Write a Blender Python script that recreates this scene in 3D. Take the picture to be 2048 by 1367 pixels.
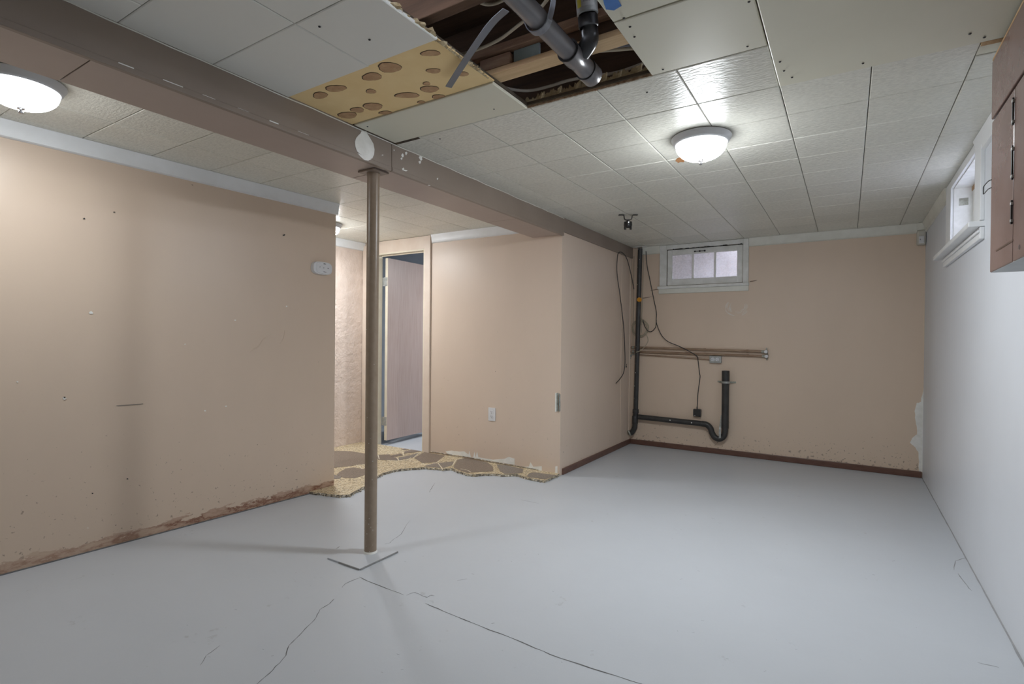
import bpy, bmesh, math, random
from mathutils import Vector, Matrix
from mathutils.geometry import tessellate_polygon
random.seed(7)
for o in list(bpy.data.objects): bpy.data.objects.remove(o)
SC = bpy.context.scene
COL = SC.collection

# ---------------------------------------------------------------- camera
FPX, YAW, PITCH, ROLL, CH = 1058.37, 0.5651, -0.0060, 0.0095, 1.12
fw = Vector((-math.sin(YAW)*math.cos(PITCH), math.cos(YAW)*math.cos(PITCH), math.sin(PITCH)))
rt0 = Vector((math.cos(YAW), math.sin(YAW), 0)); up0 = rt0.cross(fw)
RT = rt0*math.cos(ROLL) + up0*math.sin(ROLL); UP = -rt0*math.sin(ROLL) + up0*math.cos(ROLL)
cam_d = bpy.data.cameras.new('camera'); cam = bpy.data.objects.new('camera', cam_d); COL.objects.link(cam)
cam_d.sensor_width = 36; cam_d.lens = FPX/2048*36; cam_d.clip_start = .02
cam.matrix_world = Matrix(((RT.x, UP.x, -fw.x, 0), (RT.y, UP.y, -fw.y, 0), (RT.z, UP.z, -fw.z, CH), (0, 0, 0, 1)))
SC.camera = cam

def hit(px, py, ax, val):
    """point where the sight line of a photograph pixel meets the plane axis = val"""
    d = fw + RT*((px-1024)/FPX) - UP*((py-683.5)/FPX)
    o = Vector((0, 0, CH)); t = (val-o[ax])/d[ax]
    return o + d*t

# ---------------------------------------------------------------- world and exposure
W = bpy.data.worlds.new('world'); SC.world = W; W.use_nodes = True
bg = W.node_tree.nodes['Background']; bg.inputs[0].default_value = (.80, .86, 1.0, 1); bg.inputs[1].default_value = 4.2
VS = SC.view_settings
VS.view_transform = 'Standard'; VS.look = 'None'; VS.gamma = 1; VS.use_curve_mapping = False
VS.exposure = 1.66
LAMP_COL = (.91, .955, 1.0, 1)   # colour of the lamp glass

# ---------------------------------------------------------------- materials
def nt(name):
    m = bpy.data.materials.new(name); m.use_nodes = True
    return m, m.node_tree.nodes, m.node_tree.links, m.node_tree.nodes['Principled BSDF']
def c4(c): return (c[0], c[1], c[2], 1)
def noise(N, L, coord, scale, detail=4, rough=.55, vscale=None):
    n = N.new('ShaderNodeTexNoise'); n.inputs['Scale'].default_value = scale
    n.inputs['Detail'].default_value = detail; n.inputs['Roughness'].default_value = rough
    src = coord
    if vscale:
        mp = N.new('ShaderNodeMapping'); mp.inputs['Scale'].default_value = vscale; L.new(coord, mp.inputs[0]); src = mp.outputs[0]
    L.new(src, n.inputs['Vector']); return n.outputs[0]
def ramp(N, L, src, stops):
    r = N.new('ShaderNodeValToRGB'); e = r.color_ramp.elements
    while len(e) < len(stops): e.new(.5)
    for i, (p, c) in enumerate(stops): e[i].position = p; e[i].color = c4(c) if isinstance(c, tuple) else (c, c, c, 1)
    L.new(src, r.inputs[0]); return r.outputs[0]
def mixc(N, L, fac, a, b):
    m = N.new('ShaderNodeMix'); m.data_type = 'RGBA'
    if isinstance(fac, float): m.inputs[0].default_value = fac
    else: L.new(fac, m.inputs[0])
    for s, v in ((m.inputs[6], a), (m.inputs[7], b)):
        if isinstance(v, tuple): s.default_value = c4(v)
        else: L.new(v, s)
    return m.outputs[2]
def math_(N, L, op, a, b=None, c=None):
    m = N.new('ShaderNodeMath'); m.operation = op; m.use_clamp = False
    for i, v in enumerate((a, b, c)):
        if v is None: continue
        if isinstance(v, (int, float)): m.inputs[i].default_value = v
        else: L.new(v, m.inputs[i])
    return m.outputs[0]
def bump(N, L, b, src, strength, dist=.002):
    n = N.new('ShaderNodeBump'); n.inputs['Strength'].default_value = strength; n.inputs['Distance'].default_value = dist
    L.new(src, n.inputs['Height']); L.new(n.outputs[0], b.inputs['Normal'])
def simple(name, a, b=None, rough=.5, scale=6, metal=0, bs=0, bscale=60, bdist=.001, vscale=None, spec=.5, lo=.35, hi=.65, coat=0):
    m, N, L, P = nt(name); tc = N.new('ShaderNodeTexCoord').outputs['Object']
    if b is None: b = tuple(x*.86 for x in a)
    n = noise(N, L, tc, scale, 6, .6, vscale)
    L.new(ramp(N, L, n, [(lo, a), (hi, b)]), P.inputs['Base Color'])
    P.inputs['Roughness'].default_value = rough; P.inputs['Metallic'].default_value = metal
    P.inputs['Specular IOR Level'].default_value = spec; P.inputs['Coat Weight'].default_value = coat
    if bs: bump(N, L, P, noise(N, L, tc, bscale, 4, .55, vscale), bs, bdist)
    return m

def wall_paint(name, base, stain=None, rough=.45, streak=.035, speck=(.16, .11, .08)):
    """painted plaster: brush mottling, nail pops, small chips and specks, optional torn strip above the floor"""
    m, N, L, P = nt(name); tc = N.new('ShaderNodeTexCoord').outputs['Object']
    sp = N.new('ShaderNodeSeparateXYZ'); L.new(tc, sp.inputs[0])
    n1 = noise(N, L, tc, 1.3, 5, .6, (1, 1, .5))
    col = ramp(N, L, n1, [(.3, tuple(x*(1-streak) for x in base)), (.7, tuple(min(1, x*(1+streak)) for x in base))])
    # specks (dark and light chips)
    flat = N.new('ShaderNodeCombineXYZ'); L.new(math_(N, L, 'ADD', sp.outputs[0], sp.outputs[1]), flat.inputs[0]); L.new(sp.outputs[2], flat.inputs[2])
    v = N.new('ShaderNodeTexVoronoi'); v.inputs['Scale'].default_value = 5.5; L.new(flat.outputs[0], v.inputs['Vector'])
    w = noise(N, L, tc, 160, 2)
    d = math_(N, L, 'ADD', v.outputs['Distance'], math_(N, L, 'MULTIPLY', math_(N, L, 'SUBTRACT', w, .5), .05))
    keep = math_(N, L, 'LESS_THAN', d, .022)
    sel = N.new('ShaderNodeSeparateXYZ'); L.new(v.outputs['Color'], sel.inputs[0])
    k1 = math_(N, L, 'MULTIPLY', keep, math_(N, L, 'GREATER_THAN', sel.outputs[0], .86))
    k2 = math_(N, L, 'MULTIPLY', keep, math_(N, L, 'LESS_THAN', sel.outputs[0], .34))
    col = mixc(N, L, math_(N, L, 'MULTIPLY', k1, .55), col, speck)
    col = mixc(N, L, math_(N, L, 'MULTIPLY', k2, .5), col, (.75, .72, .66))
    hsrc = math_(N, L, 'ADD', noise(N, L, tc, 38, 5, .6), math_(N, L, 'MULTIPLY', k2, 1.0))
    if stain:
        # speckle of splashed dirt low on the wall
        v2 = noise(N, L, tc, 45, 3, .6); zz = sp.outputs[2]
        low = math_(N, L, 'SUBTRACT', stain['zd'], zz)
        thr = math_(N, L, 'ADD', v2, math_(N, L, 'MULTIPLY', low, stain['kd']))
        dk = N.new('ShaderNodeMapRange'); dk.inputs[1].default_value = .69; dk.inputs[2].default_value = .74; L.new(thr, dk.inputs[0])
        col = mixc(N, L, math_(N, L, 'MULTIPLY', dk.outputs[0], .55), col, (.13, .085, .06))
        if 'zt' in stain:   # torn strip where a skirting was pulled away
            n3 = noise(N, L, tc, 7, 7, .72, (1, 1, 3)); n4 = noise(N, L, tc, 3.0, 4, .6)
            edge = math_(N, L, 'ADD', zz, math_(N, L, 'MULTIPLY', math_(N, L, 'SUBTRACT', n3, .5), .16))
            inside = N.new('ShaderNodeMapRange'); inside.inputs[1].default_value = stain['zt']+.006; inside.inputs[2].default_value = stain['zt']; L.new(edge, inside.inputs[0])
            tone = ramp(N, L, n3, [(.40, (.50, .34, .25)), (.48, (.40, .26, .18)), (.52, (.20, .075, .045)), (.56, (.34, .20, .13)), (.72, (.55, .40, .30))])
            pale = ramp(N, L, n3, [(.40, (.56, .42, .31)), (.50, (.50, .35, .26)), (.58, (.36, .22, .15)), (.70, (.60, .46, .36))])
            yf = N.new('ShaderNodeMapRange'); yf.inputs[1].default_value = 1.15; yf.inputs[2].default_value = 1.45
            L.new(math_(N, L, 'ADD', sp.outputs[1], math_(N, L, 'MULTIPLY', math_(N, L, 'SUBTRACT', n4, .5), 1.0)), yf.inputs[0])
            tone = mixc(N, L, yf.outputs[0], pale, tone)
            col = mixc(N, L, inside.outputs[0], col, tone)
    L.new(col, P.inputs['Base Color'])
    P.inputs['Roughness'].default_value = rough
    bump(N, L, P, hsrc, .25, .0016)
    return m

M = {}
BEIGE = (.650, .515, .398)
M['wall_left'] = wall_paint('paint_beige_left', BEIGE, dict(zd=.40, kd=.17, zt=.050), rough=.38)
M['wall_back'] = wall_paint('paint_beige_back', (.715, .570, .440), dict(zd=.30, kd=.42), rough=.5)
M['wall_front'] = wall_paint('paint_beige_front', (.690, .560, .452), dict(zd=.2, kd=.05), rough=.42)
M['wall_hall'] = simple('stucco_pink', (.72, .60, .52), (.65, .53, .45), .55, 9, bs=.9, bscale=26, bdist=.012)
M['wall_right'] = simple('paint_pale_grey', (.690, .718, .760), (.668, .695, .735), .42, 2.2, bs=.12, bscale=90)
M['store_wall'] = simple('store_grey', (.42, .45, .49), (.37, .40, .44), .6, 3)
M['crown'] = simple('crown_white', (.84, .855, .865), (.78, .79, .79), .38, 5, bs=.1, bscale=40)
M['crown_dirty'] = simple('crown_ivory', (.78, .775, .70), (.70, .69, .61), .45, 7, bs=.15, bscale=50)
M['brown_paint'] = simple('brown_beam_paint', (.270, .214, .172), (.245, .192, .154), .40, 3, bs=.3, bscale=25, bdist=.002)
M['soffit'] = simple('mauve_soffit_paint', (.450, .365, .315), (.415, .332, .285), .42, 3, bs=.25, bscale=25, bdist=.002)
M['brown_base'] = simple('brown_baseboard', (.155, .078, .055), (.115, .055, .040), .4, 14, bs=.3, bscale=40, vscale=(1, 1, 4))
M['pole'] = simple('pole_paint', (.320, .245, .178), (.285, .215, .152), .33, 30, bs=.3, bscale=80, bdist=.0008)
M['white_patch'] = simple('bare_plaster', (.88, .87, .83), (.78, .77, .72), .7, 22, bs=.4, bscale=60)
M['dark_gap'] = simple('dark_gap', (.03, .025, .02), None, .9)
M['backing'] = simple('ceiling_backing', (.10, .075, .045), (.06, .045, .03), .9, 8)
M['panel'] = simple('drywall_panel', (.730, .705, .575), (.695, .670, .540), .55, 1.6, bs=.1, bscale=30)
M['panel_white'] = simple('smooth_tile', (.800, .795, .735), (.770, .765, .705), .5, 1.5, bs=.08, bscale=25)
M['plyboard'] = simple('manila_board', (.920, .700, .360), (.860, .630, .300), .7, 6, bs=.15, bscale=30)
M['glue'] = simple('glue_daub', (.56, .35, .185), (.44, .25, .12), .6, 40, bs=.6, bscale=90)
M['glue_edge'] = simple('glue_rim', (.075, .045, .022), (.05, .03, .015), .7, 40)
M['torn'] = simple('torn_fibreboard', (.40, .28, .17), (.20, .11, .06), .95, 45, bs=1, bscale=120, bdist=.006)
M['torn_pale'] = simple('torn_pale', (.55, .45, .28), (.38, .28, .15), .95, 45, bs=1, bscale=120, bdist=.006)
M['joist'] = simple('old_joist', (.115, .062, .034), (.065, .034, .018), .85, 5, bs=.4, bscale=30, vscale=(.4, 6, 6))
M['strip'] = simple('furring_wood', (.66, .47, .26), (.52, .34, .18), .75, 7, bs=.3, bscale=40, vscale=(.5, 8, 8))
M['worn'] = simple('worn_wood', (.46, .30, .19), (.32, .18, .12), .8, 12, bs=.3, bscale=40, vscale=(.5, 6, 6))
M['cyan'] = simple('pale_blue_scrap', (.42, .52, .52), (.36, .46, .47), .7, 15)
M['cable_cream'] = simple('cream_cable', (.46, .40, .29), (.40, .34, .24), .5, 20)
M['cable_white'] = simple('white_cable', (.66, .62, .54), None, .5, 20)
M['cable_black'] = simple('black_cable', (.022, .020, .020), None, .45)
M['pipe_grey'] = simple('grey_pipe', (.200, .192, .198), (.170, .163, .168), .25, 5)
M['rubber'] = simple('black_plastic', (.018, .018, .020), (.025, .024, .024), .28, 8)
M['iron'] = simple('black_cast_pipe', (.030, .029, .030), (.050, .048, .045), .42, 12, bs=.2, bscale=60)
M['strap'] = simple('grey_strap', (.215, .218, .240), None, .45, 8)
M['galv'] = simple('galvanised', (.50, .51, .50), (.34, .35, .33), .45, 30, metal=.4, bs=.2, bscale=90)
M['copper'] = simple('aged_copper_painted', (.40, .285, .195), (.28, .175, .11), .45, 12, metal=.15, bs=.2, bscale=60, vscale=(1.2, 6, 6))
M['valve'] = simple('corroded_valve', (.50, .50, .44), (.27, .27, .22), .6, 40, metal=.3, bs=.6, bscale=90)
M['yellow'] = simple('orange_plug', (.72, .33, .03), (.66, .29, .02), .4, 8)
M['tape_blue'] = simple('blue_tape', (.06, .20, .55), (.04, .15, .45), .55, 10)
M['label_yellow'] = simple('label_yellow', (.70, .60, .05), None, .5)
M['label_white'] = simple('label_white', (.62, .62, .60), None, .5)
M['ink'] = simple('ink', (.03, .03, .03), None, .6)
M['plastic_white'] = simple('white_plastic', (.74, .74, .75), (.70, .70, .71), .35, 8)
M['plastic_cream'] = simple('cream_plastic', (.62, .60, .53), (.57, .55, .48), .4, 8)
M['fixture'] = simple('fixture_metal', (.62, .63, .65), (.58, .59, .61), .32, 6)
M['chrome'] = simple('chrome', (.55, .55, .56), None, .18, 6, metal=1)
M['black_metal'] = simple('black_metal', (.018, .018, .018), None, .35)
M['jamb'] = simple('jamb_paint', (.74, .63, .53), (.70, .58, .48), .42, 9, bs=.15, bscale=40)
M['jamb_cream'] = simple('jamb_cream', (.78, .72, .58), (.72, .65, .52), .45, 9)
M['wood_raw'] = simple('raw_wood', (.50, .33, .17), (.40, .24, .11), .65, 10, bs=.3, bscale=40, vscale=(6, .6, 6))
M['cab'] = simple('cabinet_brown', (.225, .150, .130), (.175, .110, .092), .27, 4, bs=.25, bscale=18, bdist=.002, lo=.3, hi=.7)
M['cab_under'] = simple('cabinet_underside', (.46, .47, .46), None, .6, 5)
M['sash'] = simple('old_white_paint', (.82, .82, .79), (.70, .70, .66), .55, 14, bs=.4, bscale=60)
M['concrete_out'] = simple('well_concrete', (.72, .70, .73), (.58, .57, .60), .9, 9, bs=.6, bscale=30)
M['bare_conc'] = simple('chipped_concrete', (.36, .39, .36), (.20, .22, .20), .9, 60, bs=.8, bscale=120)
M['gravel_out'] = simple('well_gravel', (.42, .40, .38), (.28, .26, .24), .95, 30, bs=1, bscale=60)
M['twig'] = simple('dead_twig', (.05, .04, .03), None, .9)
M['crack'] = simple('crack_shadow', (.17, .17, .17), (.11, .11, .11), .9, 40)
M['crack_pale'] = simple('bare_concrete', (.33, .33, .325), (.25, .25, .245), .8, 25, bs=.5, bscale=80)
M['gap_strip'] = simple('bare_slab_strip', (.34, .345, .35), (.27, .275, .28), .8, 14)

# floor paint: pale grey, scuffed, satin
m, N, L, P = nt('floor_paint'); tc = N.new('ShaderNodeTexCoord').outputs['Object']
col = ramp(N, L, noise(N, L, tc, 1.1, 6, .6), [(.30, (.500, .524, .556)), (.70, (.532, .556, .588))])
sc = noise(N, L, tc, 26, 3, .6); rare = noise(N, L, tc, 4.2, 2, .5)
mk = N.new('ShaderNodeMapRange'); mk.inputs[1].default_value = 1.30; mk.inputs[2].default_value = 1.40
L.new(math_(N, L, 'ADD', sc, rare), mk.inputs[0])
col = mixc(N, L, math_(N, L, 'MULTIPLY', mk.outputs[0], .35), col, (.30, .30, .30))
L.new(col, P.inputs['Base Color']); P.inputs['Roughness'].default_value = .40; P.inputs['Specular IOR Level'].default_value = .4
bump(N, L, P, math_(N, L, 'ADD', noise(N, L, tc, 5, 6, .6), math_(N, L, 'MULTIPLY', noise(N, L, tc, 60, 3), .12)), .25, .006)
M['floor'] = m

# ceiling tile: painted, satin, fine horizontal wrinkle
def tile_mat(name, a, b, rough, bs):
    m, N, L, P = nt(name); g = N.new('ShaderNodeNewGeometry').outputs['Position']; oi = N.new('ShaderNodeObjectInfo')
    base = ramp(N, L, noise(N, L, g, 1.1, 5, .6), [(.3, a), (.7, b)])
    hv = N.new('ShaderNodeHueSaturation'); L.new(base, hv.inputs['Color'])
    mr = N.new('ShaderNodeMapRange'); mr.inputs[3].default_value = .95; mr.inputs[4].default_value = 1.04; L.new(oi.outputs['Random'], mr.inputs[0]); L.new(mr.outputs[0], hv.inputs['Value'])
    # pin holes and marks
    mp = N.new('ShaderNodeMapping'); mp.inputs['Scale'].default_value = (1, 1, 0); L.new(g, mp.inputs[0])
    v = N.new('ShaderNodeTexVoronoi'); v.inputs['Scale'].default_value = 3.4; L.new(mp.outputs[0], v.inputs['Vector'])
    sx = N.new('ShaderNodeSeparateXYZ'); L.new(v.outputs['Color'], sx.inputs[0])
    k = math_(N, L, 'MULTIPLY', math_(N, L, 'LESS_THAN', v.outputs['Distance'], .013), math_(N, L, 'GREATER_THAN', sx.outputs[0], .5))
    gr = ramp(N, L, noise(N, L, g, 75, 4, .65, (.7, 1.4, 1)), [(.38, (.80, .80, .79)), (.60, (1, 1, 1))])
    mu = N.new('ShaderNodeMix'); mu.data_type = 'RGBA'; mu.blend_type = 'MULTIPLY'; mu.inputs[0].default_value = .75; L.new(hv.outputs[0], mu.inputs[6]); L.new(gr, mu.inputs[7])
    cc = mixc(N, L, math_(N, L, 'MULTIPLY', k, .6), mu.outputs[2], (.08, .06, .04))
    L.new(cc, P.inputs['Base Color']); P.inputs['Roughness'].default_value = rough; P.inputs['Specular IOR Level'].default_value = .38
    h = math_(N, L, 'ADD', noise(N, L, g, 55, 3, .55, (.6, 1.6, 1)), math_(N, L, 'MULTIPLY', noise(N, L, g, 8, 3), .5))
    bump(N, L, P, h, bs, .003)
    return m
M['tile'] = tile_mat('ceiling_tile_textured', (.750, .737, .645), (.795, .785, .705), .34, 1.0)

# flagstone floor covering
M['stone_brown'] = simple('stone_brown', (.270, .215, .168), (.165, .127, .098), .45, 110, bs=.35, bscale=120, lo=.4, hi=.6)
M['stone_grey'] = simple('stone_grey_brown', (.280, .240, .205), (.175, .148, .122), .45, 110, bs=.35, bscale=120, lo=.4, hi=.6)
m, N, L, P = nt('pebble_yellow'); tc = N.new('ShaderNodeTexCoord').outputs['Object']
v = N.new('ShaderNodeTexVoronoi'); v.inputs['Scale'].default_value = 120; L.new(tc, v.inputs['Vector'])
s = N.new('ShaderNodeSeparateXYZ'); L.new(v.outputs['Color'], s.inputs[0])
L.new(ramp(N, L, s.outputs[0], [(.08, (.22, .17, .11)), (.25, (.46, .35, .20)), (.6, (.60, .48, .30)), (.9, (.70, .62, .46))]), P.inputs['Base Color'])
P.inputs['Roughness'].default_value = .5; bump(N, L, P, v.outputs['Distance'], .4, .002); M['pebble'] = m
m, N, L, P = nt('crumbled_edge'); tc = N.new('ShaderNodeTexCoord').outputs['Object']
v = N.new('ShaderNodeTexVoronoi'); v.inputs['Scale'].default_value = 90; L.new(tc, v.inputs['Vector'])
s = N.new('ShaderNodeSeparateXYZ'); L.new(v.outputs['Color'], s.inputs[0])
L.new(ramp(N, L, s.outputs[0], [(.1, (.16, .14, .11)), (.40, (.34, .30, .24)), (.7, (.54, .45, .31)), (.92, (.72, .67, .56))]), P.inputs['Base Color'])
P.inputs['Roughness'].default_value = .9; bump(N, L, P, v.outputs['Distance'], 1, .006); M['crumble'] = m
# luan door veneer
m, N, L, P = nt('door_veneer'); tc = N.new('ShaderNodeTexCoord').outputs['Object']
n = noise(N, L, tc, 10, 6, .6, (9, 9, .35))
L.new(ramp(N, L, n, [(.3, (.545, .435, .400)), (.5, (.505, .392, .355)), (.7, (.45, .33, .285))]), P.inputs['Base Color'])
P.inputs['Roughness'].default_value = .45; M['door'] = m
# lamp glass: brightest below the bulbs, dimmer towards the rim
def lamp_glass(name, strength):
    m, N, L, P = nt(name); P.inputs['Base Color'].default_value = (.9, .9, .9, 1); P.inputs['Roughness'].default_value = .3
    g = N.new('ShaderNodeNewGeometry'); sp = N.new('ShaderNodeSeparateXYZ'); L.new(g.outputs['Position'], sp.inputs[0])
    mr = N.new('ShaderNodeMapRange'); mr.inputs[1].default_value = 2.052; mr.inputs[2].default_value = 2.002; mr.inputs[3].default_value = strength*.025; mr.inputs[4].default_value = strength
    L.new(sp.outputs[2], mr.inputs[0]); L.new(mr.outputs[0], P.inputs['Emission Strength']); P.inputs['Emission Color'].default_value = LAMP_COL
    return m
# dirty window pane: thin glass with a film of dust and streaks
m, N, L, P = nt('dusty_glass'); tc = N.new('ShaderNodeTexCoord').outputs['Object']
tr = N.new('ShaderNodeBsdfTransparent'); di = N.new('ShaderNodeBsdfTranslucent'); gl = N.new('ShaderNodeBsdfGlossy'); gl.inputs['Roughness'].default_value = .08
df = N.new('ShaderNodeBsdfDiffuse'); df.inputs[0].default_value = (.78, .78, .80, 1); di.inputs[0].default_value = (.9, .9, .95, 1)
a1 = N.new('ShaderNodeMixShader'); L.new(di.outputs[0], a1.inputs[1]); L.new(df.outputs[0], a1.inputs[2]); a1.inputs[0].default_value = .5
fac = ramp(N, L, noise(N, L, tc, 55, 5, .7), [(.35, .50), (.65, .78)])
a2 = N.new('ShaderNodeMixShader'); L.new(fac, a2.inputs[0]); L.new(tr.outputs[0], a2.inputs[1]); L.new(a1.outputs[0], a2.inputs[2])
a3 = N.new('ShaderNodeMixShader'); a3.inputs[0].default_value = .06; L.new(a2.outputs[0], a3.inputs[1]); L.new(gl.outputs[0], a3.inputs[2])
L.new(a3.outputs[0], N['Material Output'].inputs['Surface']); M['pane'] = m

# ---------------------------------------------------------------- mesh helpers
def newbm(): return bmesh.new()
def box(bm, x0, x1, y0, y1, z0, z1, bev=0):
    vs = [bm.verts.new((x, y, z)) for z in (z0, z1) for (x, y) in ((x0, y0), (x1, y0), (x1, y1), (x0, y1))]
    f = [(0, 3, 2, 1), (4, 5, 6, 7), (0, 1, 5, 4), (1, 2, 6, 5), (2, 3, 7, 6), (3, 0, 4, 7)]
    fs = [bm.faces.new([vs[i] for i in q]) for q in f]
    if bev:
        es = list({e for q in fs for e in q.edges})
        bmesh.ops.bevel(bm, geom=es, offset=bev, segments=2, affect='EDGES', profile=.5)
    return bm
def prism(bm, pts, off):
    """polygon (list of 3-D points) extruded by the vector off"""
    off = Vector(off); a = [bm.verts.new(p) for p in pts]; b = [bm.verts.new(Vector(p)+off) for p in pts]
    n = len(a); bm.faces.new(a); bm.faces.new(b[::-1])
    for i in range(n): bm.faces.new((a[i], b[i], b[(i+1) % n], a[(i+1) % n])[::-1])
    return bm
def smooth_path(pts, n=6):
    pts = [Vector(p) for p in pts]
    if n <= 1 or len(pts) < 3: return pts
    q = [pts[0]*2-pts[1]] + pts + [pts[-1]*2-pts[-2]]; out = []
    for i in range(1, len(q)-2):
        for k in range(n):
            t = k/n; a, b, c, d = q[i-1], q[i], q[i+1], q[i+2]
            out.append(.5*((2*b) + (c-a)*t + (2*a-5*b+4*c-d)*t*t + (3*b-a-3*c+d)*t**3))
    out.append(pts[-1]); return out
def tube(bm, pts, r, seg=10, n=6, cap=True):
    P_ = smooth_path(pts, n); rings = []; ref = None
    for i, p in enumerate(P_):
        d = (P_[min(i+1, len(P_)-1)]-P_[max(i-1, 0)]).normalized()
        if ref is None: ref = d.orthogonal().normalized()
        ref = (ref-d*ref.dot(d)).normalized(); b = d.cross(ref)
        rr = r(i/(len(P_)-1)) if callable(r) else r
        rings.append([bm.verts.new(p+ref*math.cos(2*math.pi*k/seg)*rr+b*math.sin(2*math.pi*k/seg)*rr) for k in range(seg)])
    for a, b in zip(rings, rings[1:]):
        for k in range(seg): bm.faces.new((a[k], a[(k+1) % seg], b[(k+1) % seg], b[k]))
    if cap: bm.faces.new(rings[0][::-1]); bm.faces.new(rings[-1])
    return bm
def lathe(bm, prof, base, axis='z', seg=32):
    """prof: list of (radius, height along axis)"""
    base = Vector(base); ax = {'x': Vector((1, 0, 0)), 'y': Vector((0, 1, 0)), 'z': Vector((0, 0, 1))}[axis] if isinstance(axis, str) else Vector(axis).normalized()
    u = ax.orthogonal().normalized(); w = ax.cross(u); rings = []
    for r, h in prof:
        if r < 1e-6: rings.append([bm.verts.new(base+ax*h)])
        else: rings.append([bm.verts.new(base+ax*h+u*math.cos(2*math.pi*k/seg)*r+w*math.sin(2*math.pi*k/seg)*r) for k in range(seg)])
    for a, b in zip(rings, rings[1:]):
        if len(a) == 1 and len(b) == 1: continue
        for k in range(seg):
            k2 = (k+1) % seg
            if len(a) == 1: bm.faces.new((a[0], b[k2], b[k]))
            elif len(b) == 1: bm.faces.new((a[k], a[k2], b[0]))
            else: bm.faces.new((a[k], a[k2], b[k2], b[k]))
    return bm
def mesh(name, bm, mat, smooth=False):
    bmesh.ops.recalc_face_normals(bm, faces=bm.faces)
    me = bpy.data.meshes.new(name); bm.to_mesh(me); bm.free(); me.materials.append(M[mat] if isinstance(mat, str) else mat)
    if smooth:
        me.polygons.foreach_set('use_smooth', [True]*len(me.polygons))
        try: me.set_sharp_from_angle(angle=math.radians(40))
        except Exception: pass
    return me
def link(name, me, parent=None):
    o = bpy.data.objects.new(name, me); COL.objects.link(o)
    if parent is not None:
        o.parent = parent
        if parent.type == 'EMPTY': o.location = -parent.location     # meshes are written in room coordinates
    return o
def part(name, bm, mat, parent, smooth=False, label=None):
    o = link(name, mesh(name, bm, mat, smooth), parent)
    if label: o['label'] = label
    return o
def struct(name, bm, mat, smooth=False, label=None):
    o = link(name, mesh(name, bm, mat, smooth)); o['kind'] = 'structure'
    if label: o['label'] = label
    return o
def thing(name, label, cat, loc, group=None, kind=None):
    o = bpy.data.objects.new(name, None); COL.objects.link(o); o.location = loc; o.empty_display_size = .05
    o['label'] = label; o['category'] = cat
    if group: o['group'] = group
    if kind: o['kind'] = kind
    return o
def single(name, bm, mat, label, cat, group=None, smooth=False):
    o = link(name, mesh(name, bm, mat, smooth)); o['label'] = label; o['category'] = cat
    if group: o['group'] = group
    return o

# ---------------------------------------------------------------- dimensions of the room (metres)
HC = 2.109; XR = .536; YB = 5.528; YM = 3.882; XC = -1.985; XBR = -1.968; XBL = -2.262; ZB = 1.976
XH = -4.325; YE = 2.62; YR = -1.7
def xleft(y): return -3.345 + .0474*y
HX0, HX1, HY0, HY1 = -1.168, -.630, .60, 1.945         # opening torn in the ceiling

# floor
bm = newbm(); box(bm, -5.2, .75, YR-.2, 6.6, -.06, 0); FLOOR = struct('floor', bm, 'floor', label='pale grey painted concrete floor with cracks')

# walls
bm = newbm(); t = .11
prism(bm, [(xleft(YR), YR, 0), (xleft(YE), YE, 0), (xleft(YE)-t, YE, 0), (xleft(YR)-t, YR, 0)], (0, 0, HC)); WL = struct('wall_left', bm, 'wall_left', label='beige painted partition wall with torn strip along the floor')
bm = newbm(); box(bm, XC-.10, XC, YM+.002, YB, 0, HC); WS = struct('wall_side', bm, 'wall_front', label='beige side of the boxed-out corner')
DX0, DX1, DZ = -4.118, -3.462, 1.985
bm = newbm(); box(bm, XH, DX0, YM, YM+.055, 0, HC); box(bm, DX1, XC-.101, YM, YM+.055, 0, HC); box(bm, DX0, DX1, YM, YM+.055, DZ, HC); box(bm, XC-.101, XC, YM, YM+.002, 0, HC)
WF = struct('wall_front', bm, 'wall_front', label='beige wall with the open doorway')
bm = newbm(); box(bm, XH-.1, XH, YR, YM+.1, 0, HC); WH = struct('wall_hall', bm, 'wall_hall', label='rough pinkish plaster wall of the passage')
# back wall with window opening
wx0, wx1, wz0, wz1 = -1.60, -.862, 1.685, 2.062
bm = newbm(); box(bm, XC-.1, wx0, YB, YB+.16, 0, HC+.12); box(bm, wx1, XR+.2, YB, YB+.16, 0, HC+.12); box(bm, wx0, wx1, YB, YB+.16, 0, wz0); box(bm, wx0, wx1, YB, YB+.16, wz1, HC+.12)
WB = struct('wall_back', bm, 'wall_back', label='beige end wall with pipes and a small window')
# right wall with window opening
ry0, ry1, rz0, rz1 = 3.425, 4.150, 1.680, 2.060
bm = newbm(); box(bm, XR, XR+.2, YR, ry0, 0, HC+.12); box(bm, XR, XR+.2, ry1, YB, 0, HC+.12); box(bm, XR, XR+.2, ry0, ry1, 0, rz0); box(bm, XR, XR+.2, ry0, ry1, rz1, HC+.12)
WR = struct('wall_right', bm, 'wall_right', label='pale grey painted wall')
bm = newbm(); box(bm, XH-.1, XR+.2, YR-.1, YR, 0, HC+.12); struct('wall_rear', bm, 'wall_left')
# store room behind the door
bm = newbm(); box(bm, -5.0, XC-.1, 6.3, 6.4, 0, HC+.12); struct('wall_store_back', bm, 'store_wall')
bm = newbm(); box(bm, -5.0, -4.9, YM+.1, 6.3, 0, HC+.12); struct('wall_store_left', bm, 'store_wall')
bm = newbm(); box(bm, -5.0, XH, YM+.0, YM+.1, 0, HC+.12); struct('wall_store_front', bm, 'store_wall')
bm = newbm(); box(bm, XC-.15, XC-.1, YM+.1, 6.3, 0, HC+.12); struct('wall_store_right', bm, 'store_wall')

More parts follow.
